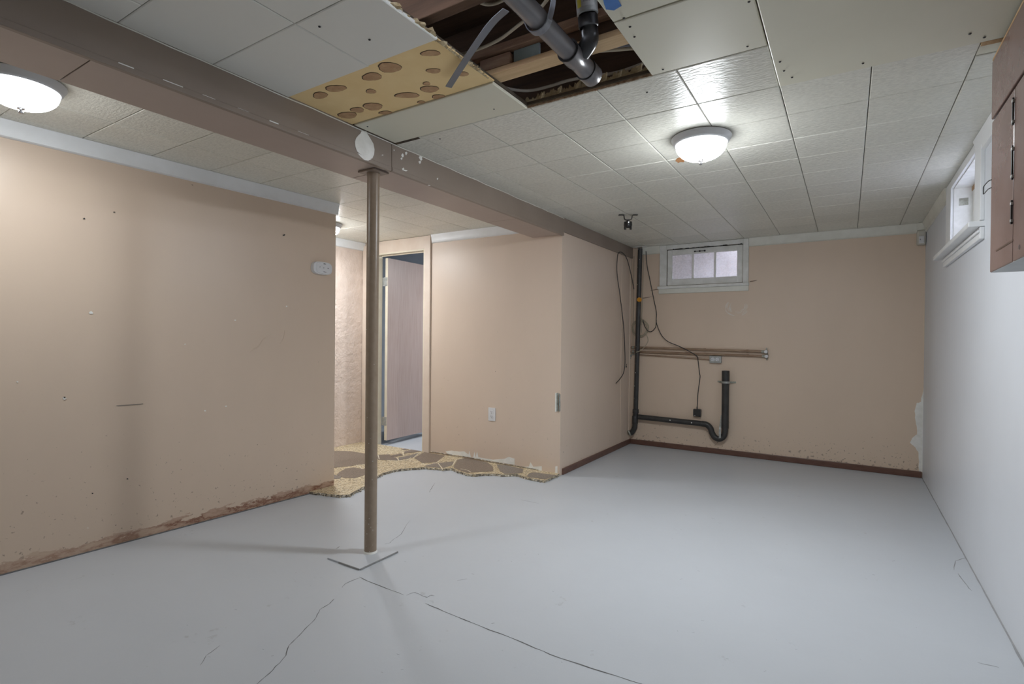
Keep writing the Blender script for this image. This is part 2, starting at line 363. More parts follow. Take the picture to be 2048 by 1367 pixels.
# ---------------------------------------------------------------- ceiling: backing, then every tile and panel
bm = newbm(); z0, z1 = HC+.010, HC+.022
box(bm, -5.0, HX0, YR, 6.4, z0, z1); box(bm, HX1, XR, YR, YB, z0, z1); box(bm, HX0, HX1, YR, HY0, z0, z1); box(bm, HX0, HX1, HY1, YB, z0, z1)
CEIL = struct('ceiling', bm, 'backing', label='low ceiling of square painted tiles with a torn opening')
tile_cache = {}
def tile(name, x0, x1, y0, y1, mat, thick=.010, gap=.0014, zj=None, cham=.0032):
    w, d = round(x1-x0, 4), round(y1-y0, 4); key = (w, d, mat, thick, name)
    if key not in tile_cache:
        bm = newbm(); g = gap
        a = [(g, g), (w-g, g), (w-g, d-g), (g, d-g)]; c = g+cham; b = [(c, c), (w-c, c), (w-c, d-c), (c, d-c)]
        A = [bm.verts.new((x, y, thick)) for x, y in a]; Am = [bm.verts.new((x, y, cham*.7)) for x, y in a]; B = [bm.verts.new((x, y, 0)) for x, y in b]
        bm.faces.new(A); bm.faces.new(B[::-1])
        for i in range(4):
            j = (i+1) % 4; bm.faces.new((A[i], A[j], Am[j], Am[i])); bm.faces.new((Am[i], Am[j], B[j], B[i]))
        tile_cache[key] = mesh(name, bm, mat)
    o = link(name, tile_cache[key], CEIL); o.location = (x0, y0, HC + (random.uniform(-.0004, .0004) if zj is None else zj))
    o.rotation_euler = (random.uniform(-.0012, .0012), random.uniform(-.0012, .0012), 0)
    return o
XS = [XBR, -1.790, -1.474, -1.163, -.853, -.541, -.235, .062, .361, XR]
YS = [1.958, 2.285, 2.602, 2.918, 3.240, 3.556, 3.855, 4.175, 4.490, 4.800, 5.110, 5.420, YB]
for j in range(len(YS)-1):
    for i in range(len(XS)-1):
        if j == 0 and i > 5: continue
        y0 = YS[j]
        if i == 8 and j == 0: continue
        if i == 8 and j == 1: y0 = 2.40
        tile('ceiling_tile', XS[i], XS[i+1], y0, YS[j+1], 'tile')
LXS = [XH, -4.14, -3.83, -3.52, -3.212, -2.902, -2.592, XBL]
LYS = [-1.69+.309*k for k in range(19)]; LYS = [y+ (1.093-LYS[9]) for y in LYS]; LYS = [y for y in LYS if y < YM-.05] + [YM]
for j in range(len(LYS)-1):
    for i in range(len(LXS)-1):
        if LYS[j+1] < .3 or (i < 3 and LYS[j] < 1.9): continue
        tile('ceiling_tile', LXS[i], LXS[i+1], LYS[j], LYS[j+1], 'tile')
tile('ceiling_panel', XH, XBL, YR, .165, 'panel_white')
# smooth tiles in front of the opening, next to the beam
for x0, x1, y0, y1 in ((XBR, -1.490, 1.047, 1.357), (-1.490, -1.160, 1.047, 1.352), (XBR, -1.490, .748, 1.047), (-1.490, -1.160, .748, 1.047),
                       (XBR, -1.800, .440, .748), (-1.800, -1.490, .440, .748), (-1.490, -1.160, .440, .748)):
    tile('smooth_ceiling_tile', x0, x1, y0, y1, 'panel_white', cham=.0032)
tile('ceiling_panel', XBR, -.236, YR, .440, 'panel_white')
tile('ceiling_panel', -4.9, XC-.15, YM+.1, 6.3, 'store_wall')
tile('ceiling_panel', -1.160, -.632, .440, .598, 'panel_white')
# plain patch panels
tile('ceiling_panel', XBR+.012, HX0-.002, 1.690, 1.955, 'panel', zj=-.0015)
tile('ceiling_panel', HX1, -.237, 1.568, 1.952, 'panel', zj=-.001)
tile('ceiling_panel', HX1, -.237, .440, 1.565, 'panel', zj=-.001)
tile('ceiling_panel', -.234, .420, YR, 2.284, 'panel', thick=.020, zj=-.011)
# bare backing board with glue daubs, where a tile came off
bm = newbm(); box(bm, XBR, HX0+.004, 1.352, 1.690, HC+.006, HC+.0099); BOARD = part('backing_board', bm, 'plyboard', CEIL, label='bare tan backing board with brown glue daubs')
for cx, cy, rx, ry in ((1120, 690, 125, 52), (940, 785, 98, 44), (570, 905, 105, 36), (930, 935, 52, 24), (1300, 975, 122, 30), (1530, 912, 92, 36), (1540, 545, 100, 32),
                       (1570, 725, 80, 24), (950, 1090, 102, 38), (790, 1125, 70, 28), (690, 1178, 105, 32), (1085, 1155, 75, 20), (1620, 990, 66, 24), (1445, 1045, 44, 14), (410, 975, 80, 34), (1880, 758, 48, 24), (1500, 855, 36, 20)):
    ph = [random.uniform(0, 6.28) for _ in range(3)]; rim = []; core = []
    for k in range(26):
        a = 2*math.pi*k/26; w = 1+.06*math.sin(2*a+ph[0])+.06*math.sin(3*a+ph[1])+.025*math.sin(9*a+ph[2])
        px = 560+(cx+math.cos(a)*rx*w)/5.12; py = (cy+math.sin(a)*ry*w)/5.12
        rim.append(hit(px, py, 2, HC+.0052)); w *= .93
        px = 560+(cx+4+math.cos(a)*rx*w)/5.12; py = (cy+3+math.sin(a)*ry*w)/5.12
        core.append(hit(px, py, 2, HC+.0044))
    bm = newbm(); prism(bm, rim, (0, 0, .002)); g = part('glue_daub', bm, 'glue_edge', BOARD)
    bm = newbm(); prism(bm, core, (0, 0, .002)); part('glue_daub', bm, 'glue', BOARD)
# ragged broken fibreboard round the opening
def ragged(a, b, depth, h, mat, n=60, amp=.4, name='torn_edge', z=HC+.001):
    a, b = Vector(a), Vector(b); d = (b-a); s = Vector((-d.y, d.x, 0)).normalized(); bm = newbm(); rows = []
    for i in range(n+1):
        p = a+d*(i/n); q = depth*(1-amp+amp*2*random.random()); zt = h*(.5+random.random()*.7); zz = z+random.uniform(0, .002)
        rows.append([bm.verts.new((p.x, p.y, zz)), bm.verts.new((p.x+s.x*q, p.y+s.y*q, zz+random.uniform(.002, .006))),
                     bm.verts.new((p.x+s.x*q*random.uniform(.6, 1.15), p.y+s.y*q*random.uniform(.6, 1.15), zz+zt)), bm.verts.new((p.x, p.y, zz+zt*1.05))])
    for r0, r1 in zip(rows, rows[1:]):
        for k in range(4): bm.faces.new((r0[k], r0[(k+1) % 4], r1[(k+1) % 4], r1[k]))
    bm.faces.new(rows[0]); bm.faces.new(rows[-1][::-1])
    return part(name, bm, mat, CEIL)
ragged((HX1+.005, HY1+.008, 0), (HX0-.01, HY1+.008, 0), -.030, .020, 'torn', 80)
ragged((HX1+.005, HY1+.002, 0), (HX0-.01, HY1+.002, 0), -.016, .032, 'torn_pale', 90, .8, z=HC+.012)
ragged((HX0-.008, .75, 0), (HX0-.008, 1.36, 0), -.022, .016, 'torn_pale', 50, .7)
ragged((HX0-.004, 1.36, 0), (HX0-.004, 1.66, 0), -.008, .012, 'torn_pale', 40, .8)
for k in range(7):     # loose chips on the far edge of the opening
    x = HX0+.07+.5*k/7+random.uniform(-.02, .02); bm = newbm(); s = random.uniform(.010, .022)
    prism(bm, [(x, HY1-.004, HC+.022), (x+s, HY1-.012, HC+.022), (x+s*1.3, HY1-.016, HC+.022+s*1.4), (x+.2*s, HY1-.01, HC+.022+s)], (0, .012, .004)); part('torn_edge', bm, 'torn_pale', CEIL)
# brown gap beside the beam under the patch panel, wood laid bare near the cabinet
bm = newbm(); box(bm, XBR+.005, -1.80, 1.956, 1.972, HC-.002, HC+.004); part('gap_filler', bm, 'backing', CEIL)
bm = newbm(); box(bm, .362, .50, 2.290, 2.318, HC-.004, HC+.0095); part('wood_strip', bm, 'wood_raw', CEIL)
bm = newbm(); box(bm, .362, .50, 2.322, 2.398, HC+.003, HC+.0095); part('bare_board', bm, 'panel', CEIL)
# screw heads in the patch panels
for px, py in ((1260, 54), (1269, 74), (1326, 139), (1495, 93), (1498, 4), (1560, 124), (1568, 142), (1584, 155), (1726, 127), (1940, 68), (1969, 75), (1248, 37), (735, 253), (988, 218), (880, 278), (760, 305), (1294, 185), (639, 54), (739, 80)):
    p = hit(px, py, 2, HC-.011 if px > 1540 else HC-.002); bm = newbm(); lathe(bm, [(0, -.0016), (.003, -.0012), (.0045, .001), (0, .003)], p, 'z', 10); part('screw_head', bm, 'ink', CEIL)
# rusty blister by the round lamp
pp = []
for k in range(16):
    a = 2*math.pi*k/16; r = 1+random.uniform(-.25, .25); pp.append(hit(1360+9*r*math.cos(a), 320+5.5*r*math.sin(a), 2, HC-.0012))
bm = newbm(); prism(bm, pp, (0, 0, .001)); part('bare_spot', bm, simple('rust_spot', (.55, .28, .12), (.40, .18, .07), .8, 60), CEIL)

# ---------------------------------------------------------------- inside the opening
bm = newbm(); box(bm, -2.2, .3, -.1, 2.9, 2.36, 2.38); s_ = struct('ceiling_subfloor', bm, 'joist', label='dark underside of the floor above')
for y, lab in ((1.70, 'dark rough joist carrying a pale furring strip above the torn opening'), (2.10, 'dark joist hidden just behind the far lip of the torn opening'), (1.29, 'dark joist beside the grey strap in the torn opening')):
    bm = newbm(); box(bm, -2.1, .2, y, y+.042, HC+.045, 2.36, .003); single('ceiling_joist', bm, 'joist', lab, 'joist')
bm = newbm(); box(bm, -1.9, -.02, 1.672, 1.744, HC+.0225, HC+.044, .002); single('furring_strip', bm, 'strip', 'pale bare wood furring strip crossing the torn ceiling opening', 'wood strip')
bm = newbm(); box(bm, -1.9, -.05, 1.664, 1.699, HC+.098, HC+.128, .003); single('ledger_strip', bm, 'worn', 'worn reddish wood ledger nailed along the joist above the furring strip', 'wood strip')
bm = newbm(); box(bm, -1.075, -.965, 1.688, 1.6995, HC+.050, HC+.096, .001); single('packing_block', bm, 'cyan', 'pale blue painted wood scrap tucked against the joist', 'wood scrap')
bm = newbm(); box(bm, -1.22, -1.085, 1.672, 1.6995, HC+.046, HC+.090, .002); single('packing_block', bm, 'worn', 'short brown wood block beside the pale blue scrap on the joist', 'wood scrap')
def P3(l, z): return [hit(x, y, 2, z) for x, y in l]
bm = newbm(); tube(bm, P3([(930, -30), (958, 3), (985, 8), (1020, -6)], 2.20), .0055); single('wiring_cable', bm, 'cable_cream', 'cream cable looping beside the top of the grey strap', 'cable', 'cables in the ceiling opening', True)
bm = newbm(); tube(bm, P3([(900, 115), (957, 98), (1000, 78), (1040, 48), (1075, 22), (1100, -8)], 2.17), .0055); single('wiring_cable', bm, 'cable_cream', 'cream cable running slantwise behind the grey pipe', 'cable', 'cables in the ceiling opening', True)
bm = newbm(); tube(bm, P3([(985, 165), (1020, 178), (1060, 181), (1100, 172), (1140, 160), (1190, 152), (1240, 143), (1310, 118)], 2.18), .0062); single('wiring_cable', bm, 'cable_white', 'whitish cable sagging along the far lip of the torn opening', 'cable', 'cables in the ceiling opening', True)
bm = newbm(); tube(bm, P3([(1180, 103), (1210, 101), (1250, 98), (1300, 94)], 2.16), .006); single('wiring_cable', bm, 'cable_cream', 'cream cable just beyond the furring strip by the black elbow', 'cable', 'cables in the ceiling opening', True)
bm = newbm(); tube(bm, P3([(1190, 96), (1220, 93), (1290, 90)], 2.19), .010); single('wiring_conduit', bm, 'strap', 'dark grey conduit above the cream cable by the black elbow', 'conduit', None, True)

# grey drain pipe with wye, black elbow and labelled coupling
PX, PZ = -.800, 2.083
endp = hit(1181, 148, 2, PZ); PX = endp.x; ye = endp.y
DP = thing('drain_pipe', 'grey plastic drain pipe with black elbow hanging in the torn ceiling opening', 'pipe', (PX, ye-.3, PZ))
bm = newbm(); tube(bm, [(PX-.004, .64, PZ+.004), (PX, ye-.12, PZ)], .0315, 24, 1); pp_ = part('pipe', bm, 'pipe_grey', DP, True)
bm = newbm(); lathe(bm, [(.0325, -.185), (.037, -.183), (.0375, -.130), (.0335, -.122), (.0335, -.045), (.0375, -.040), (.038, .018), (.034, .024), (0, .024)], (PX, ye, PZ), 'y', 28); wy = part('wye_fitting', bm, 'pipe_grey', DP, True)
for yy in (-.185, -.042): bm = newbm(); lathe(bm, [(.0330, yy-.002), (.0385, yy-.002), (.0385, yy+.002), (.0330, yy+.002)], (PX, ye, PZ), 'y', 28); part('collar', bm, 'rubber', wy, True)
e0 = hit(1164, 106, 2, 2.094); c0 = hit(1179, 62, 2, 2.142); c1 = hit(1175, 26, 2, 2.182); c2 = hit(1172, -12, 2, 2.238)
bm = newbm(); tube(bm, [e0, e0.lerp(c0, .55)+Vector((.012, .0, -.005)), c0, c1], .0285, 20, 8); part('elbow', bm, 'rubber', DP, True)
ax = (c2-c1).normalized()
bm = newbm(); lathe(bm, [(.029, -.045), (.0325, -.043), (.0325, -.012), (.029, -.010)], c1, ax, 24); part('hub', bm, 'rubber', DP, True)
cl = (c2-c1).length
bm = newbm(); lathe(bm, [(.030, -.006), (.0345, -.004), (.0345, cl), (.030, cl)], c1, ax, 28); cp = part('coupling', bm, 'galv', DP, True, label='metal banded coupling with barcode sticker')
# sticker wraps the coupling on the side towards the room
tow = (Vector((0, 0, CH))-c1); tow = (tow-ax*tow.dot(ax)).normalized(); sd = ax.cross(tow)
def wrap(bm, a0, a1, h0, h1, r, n=6):
    v = []
    for i in range(n+1):
        a = a0+(a1-a0)*i/n; dd = tow*math.cos(a)+sd*math.sin(a)
        v.append((bm.verts.new(c1+dd*r+ax*h0), bm.verts.new(c1+dd*r+ax*h1)))
    for q, w in zip(v, v[1:]): bm.faces.new((q[0], w[0], w[1], q[1]))
st = newbm(); wrap(st, -.55, .75, .010, .062, .0349); STK = part('sticker', st, 'label_white', cp)
st = newbm(); wrap(st, -1.05, -.55, .010, .062, .0349); part('sticker_band', st, 'label_yellow', cp)
for k in range(9):
    a = -.30+k*.075; st = newbm(); wrap(st, a, a+random.choice((.022, .035, .045)), .022, .054, .0351, 1); part('barcode_bar', st, 'ink', cp)
# grey strap: loop round the pipe and a long hanging tail
def ribbon(bm, pts, wdir, w, th, n=6):
    P_ = smooth_path(pts, n); rows = []
    for i, p in enumerate(P_):
        d = (P_[min(i+1, len(P_)-1)]-P_[max(i-1, 0)]).normalized(); wd = Vector(wdir); wd = (wd-d*wd.dot(d)).normalized(); nn = d.cross(wd)
        rows.append([bm.verts.new(p+wd*w*a+nn*th*b) for a, b in ((-.5, -.5), (.5, -.5), (.5, .5), (-.5, .5))])
    for r0, r1 in zip(rows, rows[1:]):
        for k in range(4): bm.faces.new((r0[k], r0[(k+1) % 4], r1[(k+1) % 4], r1[k]))
    bm.faces.new(rows[0][::-1]); bm.faces.new(rows[-1])
ys = hit(1070, 62, 2, PZ-.03).y
HS = thing('hanger_strap', 'grey plastic hanger strap looped round the grey pipe with a loose tail', 'strap', (PX, ys, PZ-.05))
lp = [(PX+.050, ys+.012, 2.30), (PX+.046, ys+.01, PZ+.06)] + [(PX+math.cos(a)*.0395, ys, PZ+math.sin(a)*.0395) for a in [-.1-.28*k for k in range(11)]] + [(PX-.052, ys-.02, PZ+.035)]
bm = newbm(); ribbon(bm, lp, (0, 1, 0), .024, .003); part('loop', bm, 'strap', HS, True)
tl = [hit(1012, 20, 2, 2.13), hit(985, 45, 2, 2.125), hit(955, 85, 2, 2.105), hit(925, 130, 2, 2.090), hit(897, 174, 2, 2.075)]
bm = newbm(); ribbon(bm, tl, (.75, .75, 0), .024, .0028); part('tail', bm, 'strap', HS, True)
# blue tape flap
z = HC-.0035; q = [hit(x, y, 2, z) for x, y in ((1205, -8), (1232, -8), (1243, 12), (1228, 21), (1212, 19), (1208, 8))]
bm = newbm(); prism(bm, q, (0, 0, .0012)); single('masking_tape', bm, 'tape_blue', 'torn scrap of blue masking tape on the edge of the ceiling panel', 'tape')

# ---------------------------------------------------------------- boxed beam
BEAM = thing('ceiling_beam', 'brown painted boxed beam running under the tiled ceiling to the corner', 'beam', (-2.1, 1.9, ZB))
jy = [YR, .690, 1.945, 3.205, YM]
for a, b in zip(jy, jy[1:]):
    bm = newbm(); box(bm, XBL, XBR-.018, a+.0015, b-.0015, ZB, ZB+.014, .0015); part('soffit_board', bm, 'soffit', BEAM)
for a, b, zz in ((YR, 1.945, ZB-.003), (1.945, YM, ZB-.004), (YM, YB, 2.0)):
    bm = newbm(); box(bm, XBR-.017, XBR, a+.001, b-.001, zz, HC+.009, .002); part('side_board', bm, 'brown_paint', BEAM)
bm = newbm(); box(bm, XBL-.002, XBL+.012, YR, YM, ZB+.014, HC+.009); part('side_board', bm, 'brown_paint', BEAM)
for a, b in ((YR, 1.944), (1.947, YM)):
    bm = newbm(); box(bm, XBR-.0185, XBR+.0025, a, b, ZB-.010, ZB+.012, .003); part('corner_bead', bm, 'brown_paint', BEAM)
bm = newbm(); ribbon(bm, [(XBR+.0015, YR+k*(YM-YR)/60, HC-.002+random.uniform(-.002, .002)) for k in range(61)], (0, 0, 1), .0045, .001, 1); part('paint_line', bm, 'crown_dirty', BEAM)
# bare white oval where a plate was removed
pts = [(826, 318), (835, 290), (905, 285), (915, 320), (960, 390), (1000, 460), (1015, 540), (1008, 610), (985, 660), (950, 668), (820, 600), (775, 560), (752, 490), (748, 430), (765, 380), (800, 340)]
q = [hit(600+x/6.827, 220+y/6.827, 0, XBR+.0006) for x, y in pts]; bm = newbm(); prism(bm, q, (.0012, 0, 0)); part('bare_patch', bm, 'white_patch', BEAM, label='white oval of bare plaster')
q = [hit(600+x/6.827, 220+y/6.827, 0, XBR+.0027) for x, y in ((785, 588), (960, 664), (975, 672), (930, 690), (880, 682), (830, 640))]; bm = newbm(); prism(bm, q, (.0008, 0, 0)); part('bare_patch', bm, 'white_patch', BEAM)
for px, py, w, h in ((805, 311, 2.5, 9), (812, 306, 3, 8), (841, 316, 4, 10), (839, 324, 3, 8), (806, 338, 2.5, 6), (811, 341, 4, 3), (803, 317, 2, 6), (765, 310, 2, 2), (788, 300, 1.5, 3), (875, 357, 1.5, 5), (861, 370, 6, 3)):
    q = [hit(px+w*math.cos(a)*random.uniform(.5, 1.2), py+h*.5*math.sin(a)*random.uniform(.5, 1.2), 0, XBR+.0005) for a in [k*.7 for k in range(9)]]
    bm = newbm(); prism(bm, q, (.001, 0, 0)); part('paint_chip', bm, 'white_patch', BEAM)
for k in range(6):
    y0 = .75+k*.13; bm = newbm(); box(bm, XBR+.002, XBR+.0032, y0, y0+random.uniform(.03, .07), ZB+.009+random.uniform(-.003, .003), ZB+.0105); part('scratch', bm, 'white_patch', BEAM)

# ---------------------------------------------------------------- post
pc = (-2.078, 1.925)
PO = thing('support_post', 'brown painted steel post standing under the beam', 'post', (pc[0], pc[1], 0))
bm = newbm(); lathe(bm, [(0, .008), (.0315, .008), (.0315, ZB-.006), (0, ZB-.006)], (pc[0], pc[1], 0), 'z', 32); part('shaft', bm, 'pole', PO, True)
bm = newbm(); box(bm, pc[0]-.06, pc[0]+.06, pc[1]-.05, pc[1]+.05, ZB-.010, ZB-.001, .002); part('cap_plate', bm, 'brown_paint', PO)
bm = newbm(); lathe(bm, [(.036, .007), (.0345, .014), (.0318, .018)], (pc[0], pc[1], 0), 'z', 32); part('paint_skirt', bm, 'white_patch', PO, True)
bm = newbm(); box(bm, -2.205, -1.968, 1.757, 2.013, 0, .008, .001); fp = part('foot_plate', bm, 'floor', PO)
bm = newbm(); box(bm, -2.118, -1.973, 1.7535, 1.7568, .0, .0085); part('plate_edge', bm, 'crack_pale', fp)
bm = newbm(); box(bm, -1.9678, -1.9645, 1.760, 2.010, .0, .0085); part('plate_edge', bm, 'crack_pale', fp)
for k in range(26):
    a = random.uniform(-2.6, -.3); h = random.choice((random.uniform(.02, .2), random.uniform(.2, 1.9))); r = .0317; s = random.uniform(.001, .0022)
    bm = newbm(); lathe(bm, [(0, .0008), (s, 0)], (pc[0]+math.cos(a)*r, pc[1]+math.sin(a)*r, h), (math.cos(a), math.sin(a), 0), 6); part('paint_fleck', bm, 'white_patch', PO)

# ---------------------------------------------------------------- round ceiling lamps
def lamp(x, y, label, power):
    T = thing('ceiling_light', label, 'ceiling light', (x, y, HC-.13), 'round glass ceiling lights')
    bm = newbm(); lathe(bm, [(0, -.001), (.136, -.001), (.140, -.005), (.139, -.010), (.131, -.022), (.129, -.028), (.124, -.034), (.121, -.036), (.115, -.034), (0, -.030)], (x, y, HC-.0005), 'z', 48); part('pan', bm, 'fixture', T, True)
    R_, D_ = .119, .078; prof = [(R_*math.cos(a)**.85 if a < 1.55 else 0, -.034-D_*math.sin(a)) for a in [k*math.pi/2/9 for k in range(10)]]; prof[-1] = (0, prof[-1][1])
    bm = newbm(); lathe(bm, prof, (x, y, HC), 'z', 40); part('glass_bowl', bm, lamp_glass('lit_frosted_glass', power), T, True, label='lit frosted glass bowl')
    zb = -.034-D_
    bm = newbm(); lathe(bm, [(0, zb+.003), (.014, zb+.001), (.013, zb-.004), (.006, zb-.007), (.005, zb-.011), (.0085, zb-.015), (.007, zb-.021), (0, zb-.024)], (x, y, HC), 'z', 20); part('finial', bm, 'chrome', T, True)
    return T
lamp(-.613, 2.667, 'lit round glass ceiling light beside the rusty spot in front of the end wall', 104)
lamp(-2.721, .714, 'lit round glass ceiling light between the beam and the left partition wall', 36)
lamp(-3.860, 3.030, 'lit round glass ceiling light in the passage behind the partition, near the doorway', 80)
lamp(-2.95, 5.0, 'added unseen round glass ceiling light in the store room, put there to light the open door', 90)  # added lamp, out of view, only there to brighten the door face

# black ceiling bracket
b = Vector((-1.475, 4.02, HC))
BR = thing('ceiling_bracket', 'small black metal bracket with swivel clamp screwed to the ceiling', 'bracket', b-Vector((0, 0, .11)))
bm = newbm(); ribbon(bm, [b+RT*x+Vector((0, 0, z)) for x, z in ((-.075, -.004), (-.040, -.004), (-.032, -.012), (-.026, -.038), (.0, -.043), (.026, -.038), (.032, -.012), (.040, -.004), (.075, -.004))], fw, .024, .004, 3); part('strap_plate', bm, 'black_metal', BR)
bm = newbm(); lathe(bm, [(0, -.040), (.012, -.040), (.012, -.055), (.031, -.058), (.033, -.085), (.026, -.10), (.015, -.10), (.015, -.085), (0, -.085)], b, 'z', 16); part('clamp_body', bm, 'black_metal', BR, True)
for s in (-1, 1):
    c = b+RT*(.022*s)+Vector((0, 0, -.105)); bm = newbm(); box(bm, c.x-.008, c.x+.008, c.y-.008, c.y+.008, c.z-.014, c.z+.014, .003); part('clamp_jaw', bm, 'black_metal', BR)
bm = newbm(); c = b-fw*.034+Vector((0, 0, -.066)); lathe(bm, [(0, .006), (.007, .005), (.008, 0), (0, 0)], c, -fw, 12); part('bolt', bm, 'chrome', BR, True)

# ---------------------------------------------------------------- crown mouldings and baseboards
def crown_prof(): return [(0, 0), (.028, 0), (.026, -.010), (.018, -.028), (.016, -.050), (.012, -.066), (.014, -.074), (.004, -.080), (0, -.080)]
def crown(name, a, b, inward, mat, label=None):
    a, b, n = Vector(a), Vector(b), Vector(inward).normalized(); bm = newbm()
    A = [bm.verts.new(a+n*u+Vector((0, 0, v))) for u, v in crown_prof()]; B = [bm.verts.new(b+n*u+Vector((0, 0, v))) for u, v in crown_prof()]
    k = len(A)
    for i in range(k): bm.faces.new((A[i], A[(i+1) % k], B[(i+1) % k], B[i]))
    bm.faces.new(A); bm.faces.new(B[::-1])
    return struct(name, bm, mat, True, label)
zc = HC-.0012
crown('trim_1', (xleft(YR), YR, zc), (xleft(YE)+.001, YE+.012, zc), (1, -.0474, 0), 'crown', 'white crown moulding on the left partition')
crown('trim_2', (XH, YE-1.2, zc), (XH, YM-.003, zc), (1, 0, 0), 'crown', 'white crown moulding in the passage')
crown('trim_3', (-3.375, YM, zc), (XBL-.002, YM, zc), (0, -1, 0), 'crown', 'white crown moulding beside the doorway')
crown('trim_4', (-.810, YB, zc), (XR-.052, YB, zc), (0, -1, 0), 'crown_dirty', 'ivory crown moulding right of the window')
crown('trim_5', (-1.86, YB, zc), (-1.672, YB, zc), (0, -1, 0), 'crown_dirty', 'ivory crown moulding left of the window')
crown('trim_6', (XR, 4.335, zc), (XR, YB, zc), (-1, 0, 0), 'crown_dirty', 'ivory crown moulding on the grey wall')
crown('trim_7', (XR, 1.2, zc), (XR, 3.405, zc), (-1, 0, 0), 'crown', 'white crown moulding between window and brown cabinet')
def basebd(name, x0, x1, y0, y1, label):
    bm = newbm(); box(bm, x0, x1, y0, y1, 0, .052, .004); struct(name, bm, 'brown_base', False, label)
basebd('baseboard_back', XC+.016, XR-.006, YB-.016, YB, 'brown baseboard under the end wall pipes')
basebd('baseboard_side', XC, XC+.015, YM+.035, YB, 'brown baseboard on the boxed-out corner')
bm = newbm(); box(bm, XC, XC+.004, 5.24, 5.275, .053, 1.99, .001); part('batten', bm, 'wall_front', WS)
bm = newbm(); box(bm, XC, XC+.012, YB-.045, YB-.03, .053, 1.99, .002); part('batten', bm, 'wall_front', WS)
bm = newbm(); box(bm, XC-.012, XC+.002, YM-.002, YM+.012, .012, ZB-.012, .002); part('corner_bead', bm, 'wall_front', WF)

# ---------------------------------------------------------------- bare plaster, torn paint
def patch(parent, pts, ax, val, off, mat='white_patch', name='plaster_patch'):
    q = [hit(x, y, ax, val) for x, y in pts]; bm = newbm(); prism(bm, q, off); return part(name, bm, mat, parent)
def jag(pts, n=5, amp=1.3):
    out = []
    for i, p in enumerate(pts):
        q = pts[(i+1) % len(pts)]
        for k in range(n): out.append((p[0]+(q[0]-p[0])*k/n+random.uniform(-amp, amp)*.5*(k > 0), p[1]+(q[1]-p[1])*k/n+random.uniform(-amp, amp)*.6*(k > 0)))
    return out
c5 = lambda l: [(850+x/7.062, 860+y/7.062) for x, y in l]
patch(WF, jag(c5([(290, 300), (380, 285), (470, 300), (560, 300), (620, 345), (600, 378), (480, 372), (340, 352)]), 3, .8), 1, YM-.0008, (0, -.0012, 0))
patch(WF, c5([(610, 380), (625, 290), (650, 380), (680, 385), (700, 300), (715, 385), (735, 300), (755, 380), (860, 400), (960, 415), (1130, 400), (1180, 375), (1265, 400), (1265, 485), (1000, 445), (780, 405)]), 1, YM-.0008, (0, -.0012, 0))
patch(WF, c5([(1370, 520), (1470, 510), (1490, 450), (1530, 515), (1650, 505), (1650, 575), (1840, 600), (1840, 625), (1500, 560)]), 1, YM-.0008, (0, -.0012, 0))
patch(WF, c5([(1840, 510), (1872, 505), (1872, 628), (1838, 625)]), 1, YM-.0024, (0, -.0012, 0))
patch(WF, [(1110.5, 785), (1113, 785), (1113, 823), (1110, 823)], 1, YM-.0024, (0, -.001, 0))
patch(WF, jag([(1113, 786), (1117, 785), (1117, 822), (1113, 822)], 4, .8), 1, YM-.0032, (0, -.001, 0), 'bare_conc', 'bare_concrete')
patch(WS, jag([(1118, 786), (1120.5, 788), (1120.5, 821), (1118.5, 823)], 4, .8), 0, XC+.0024, (.001, 0, 0), 'bare_conc', 'bare_concrete')
patch(WB, jag([(1847, 776), (1850, 776), (1848.5, 944), (1838, 942), (1837, 905), (1829, 893), (1820, 885), (1824, 876), (1834, 868), (1831, 840), (1829, 822), (1833, 806), (1842, 803)], 4, 2.2), 1, YB-.0008, (0, -.0012, 0))
for k in range(30): # chalk swirl under the window
    a0 = random.uniform(2.4, 6.1); r = random.uniform(.55, 1.15); q = []
    for j in range(7):
        a = a0+j*.10; q.append(hit(1474+22*r*math.cos(a), 612-18*r*math.sin(a) if False else 612+18*r*math.sin(-a), 1, YB-.0012))
    bm = newbm(); ribbon(bm, q, (0, 0, 1), .0018, .0008, 1); part('chalk_mark', bm, 'white_patch', WB)
# dark joint below the front wall
bm = newbm(); tube(bm, [hit(x, y, 1, YM-.003) for x, y in c5([(60, 300), (200, 318), (320, 338), (600, 378), (900, 436), (1350, 512), (1600, 560)])], .0035, 6, 3); part('floor_joint', bm, 'crumble', WF)
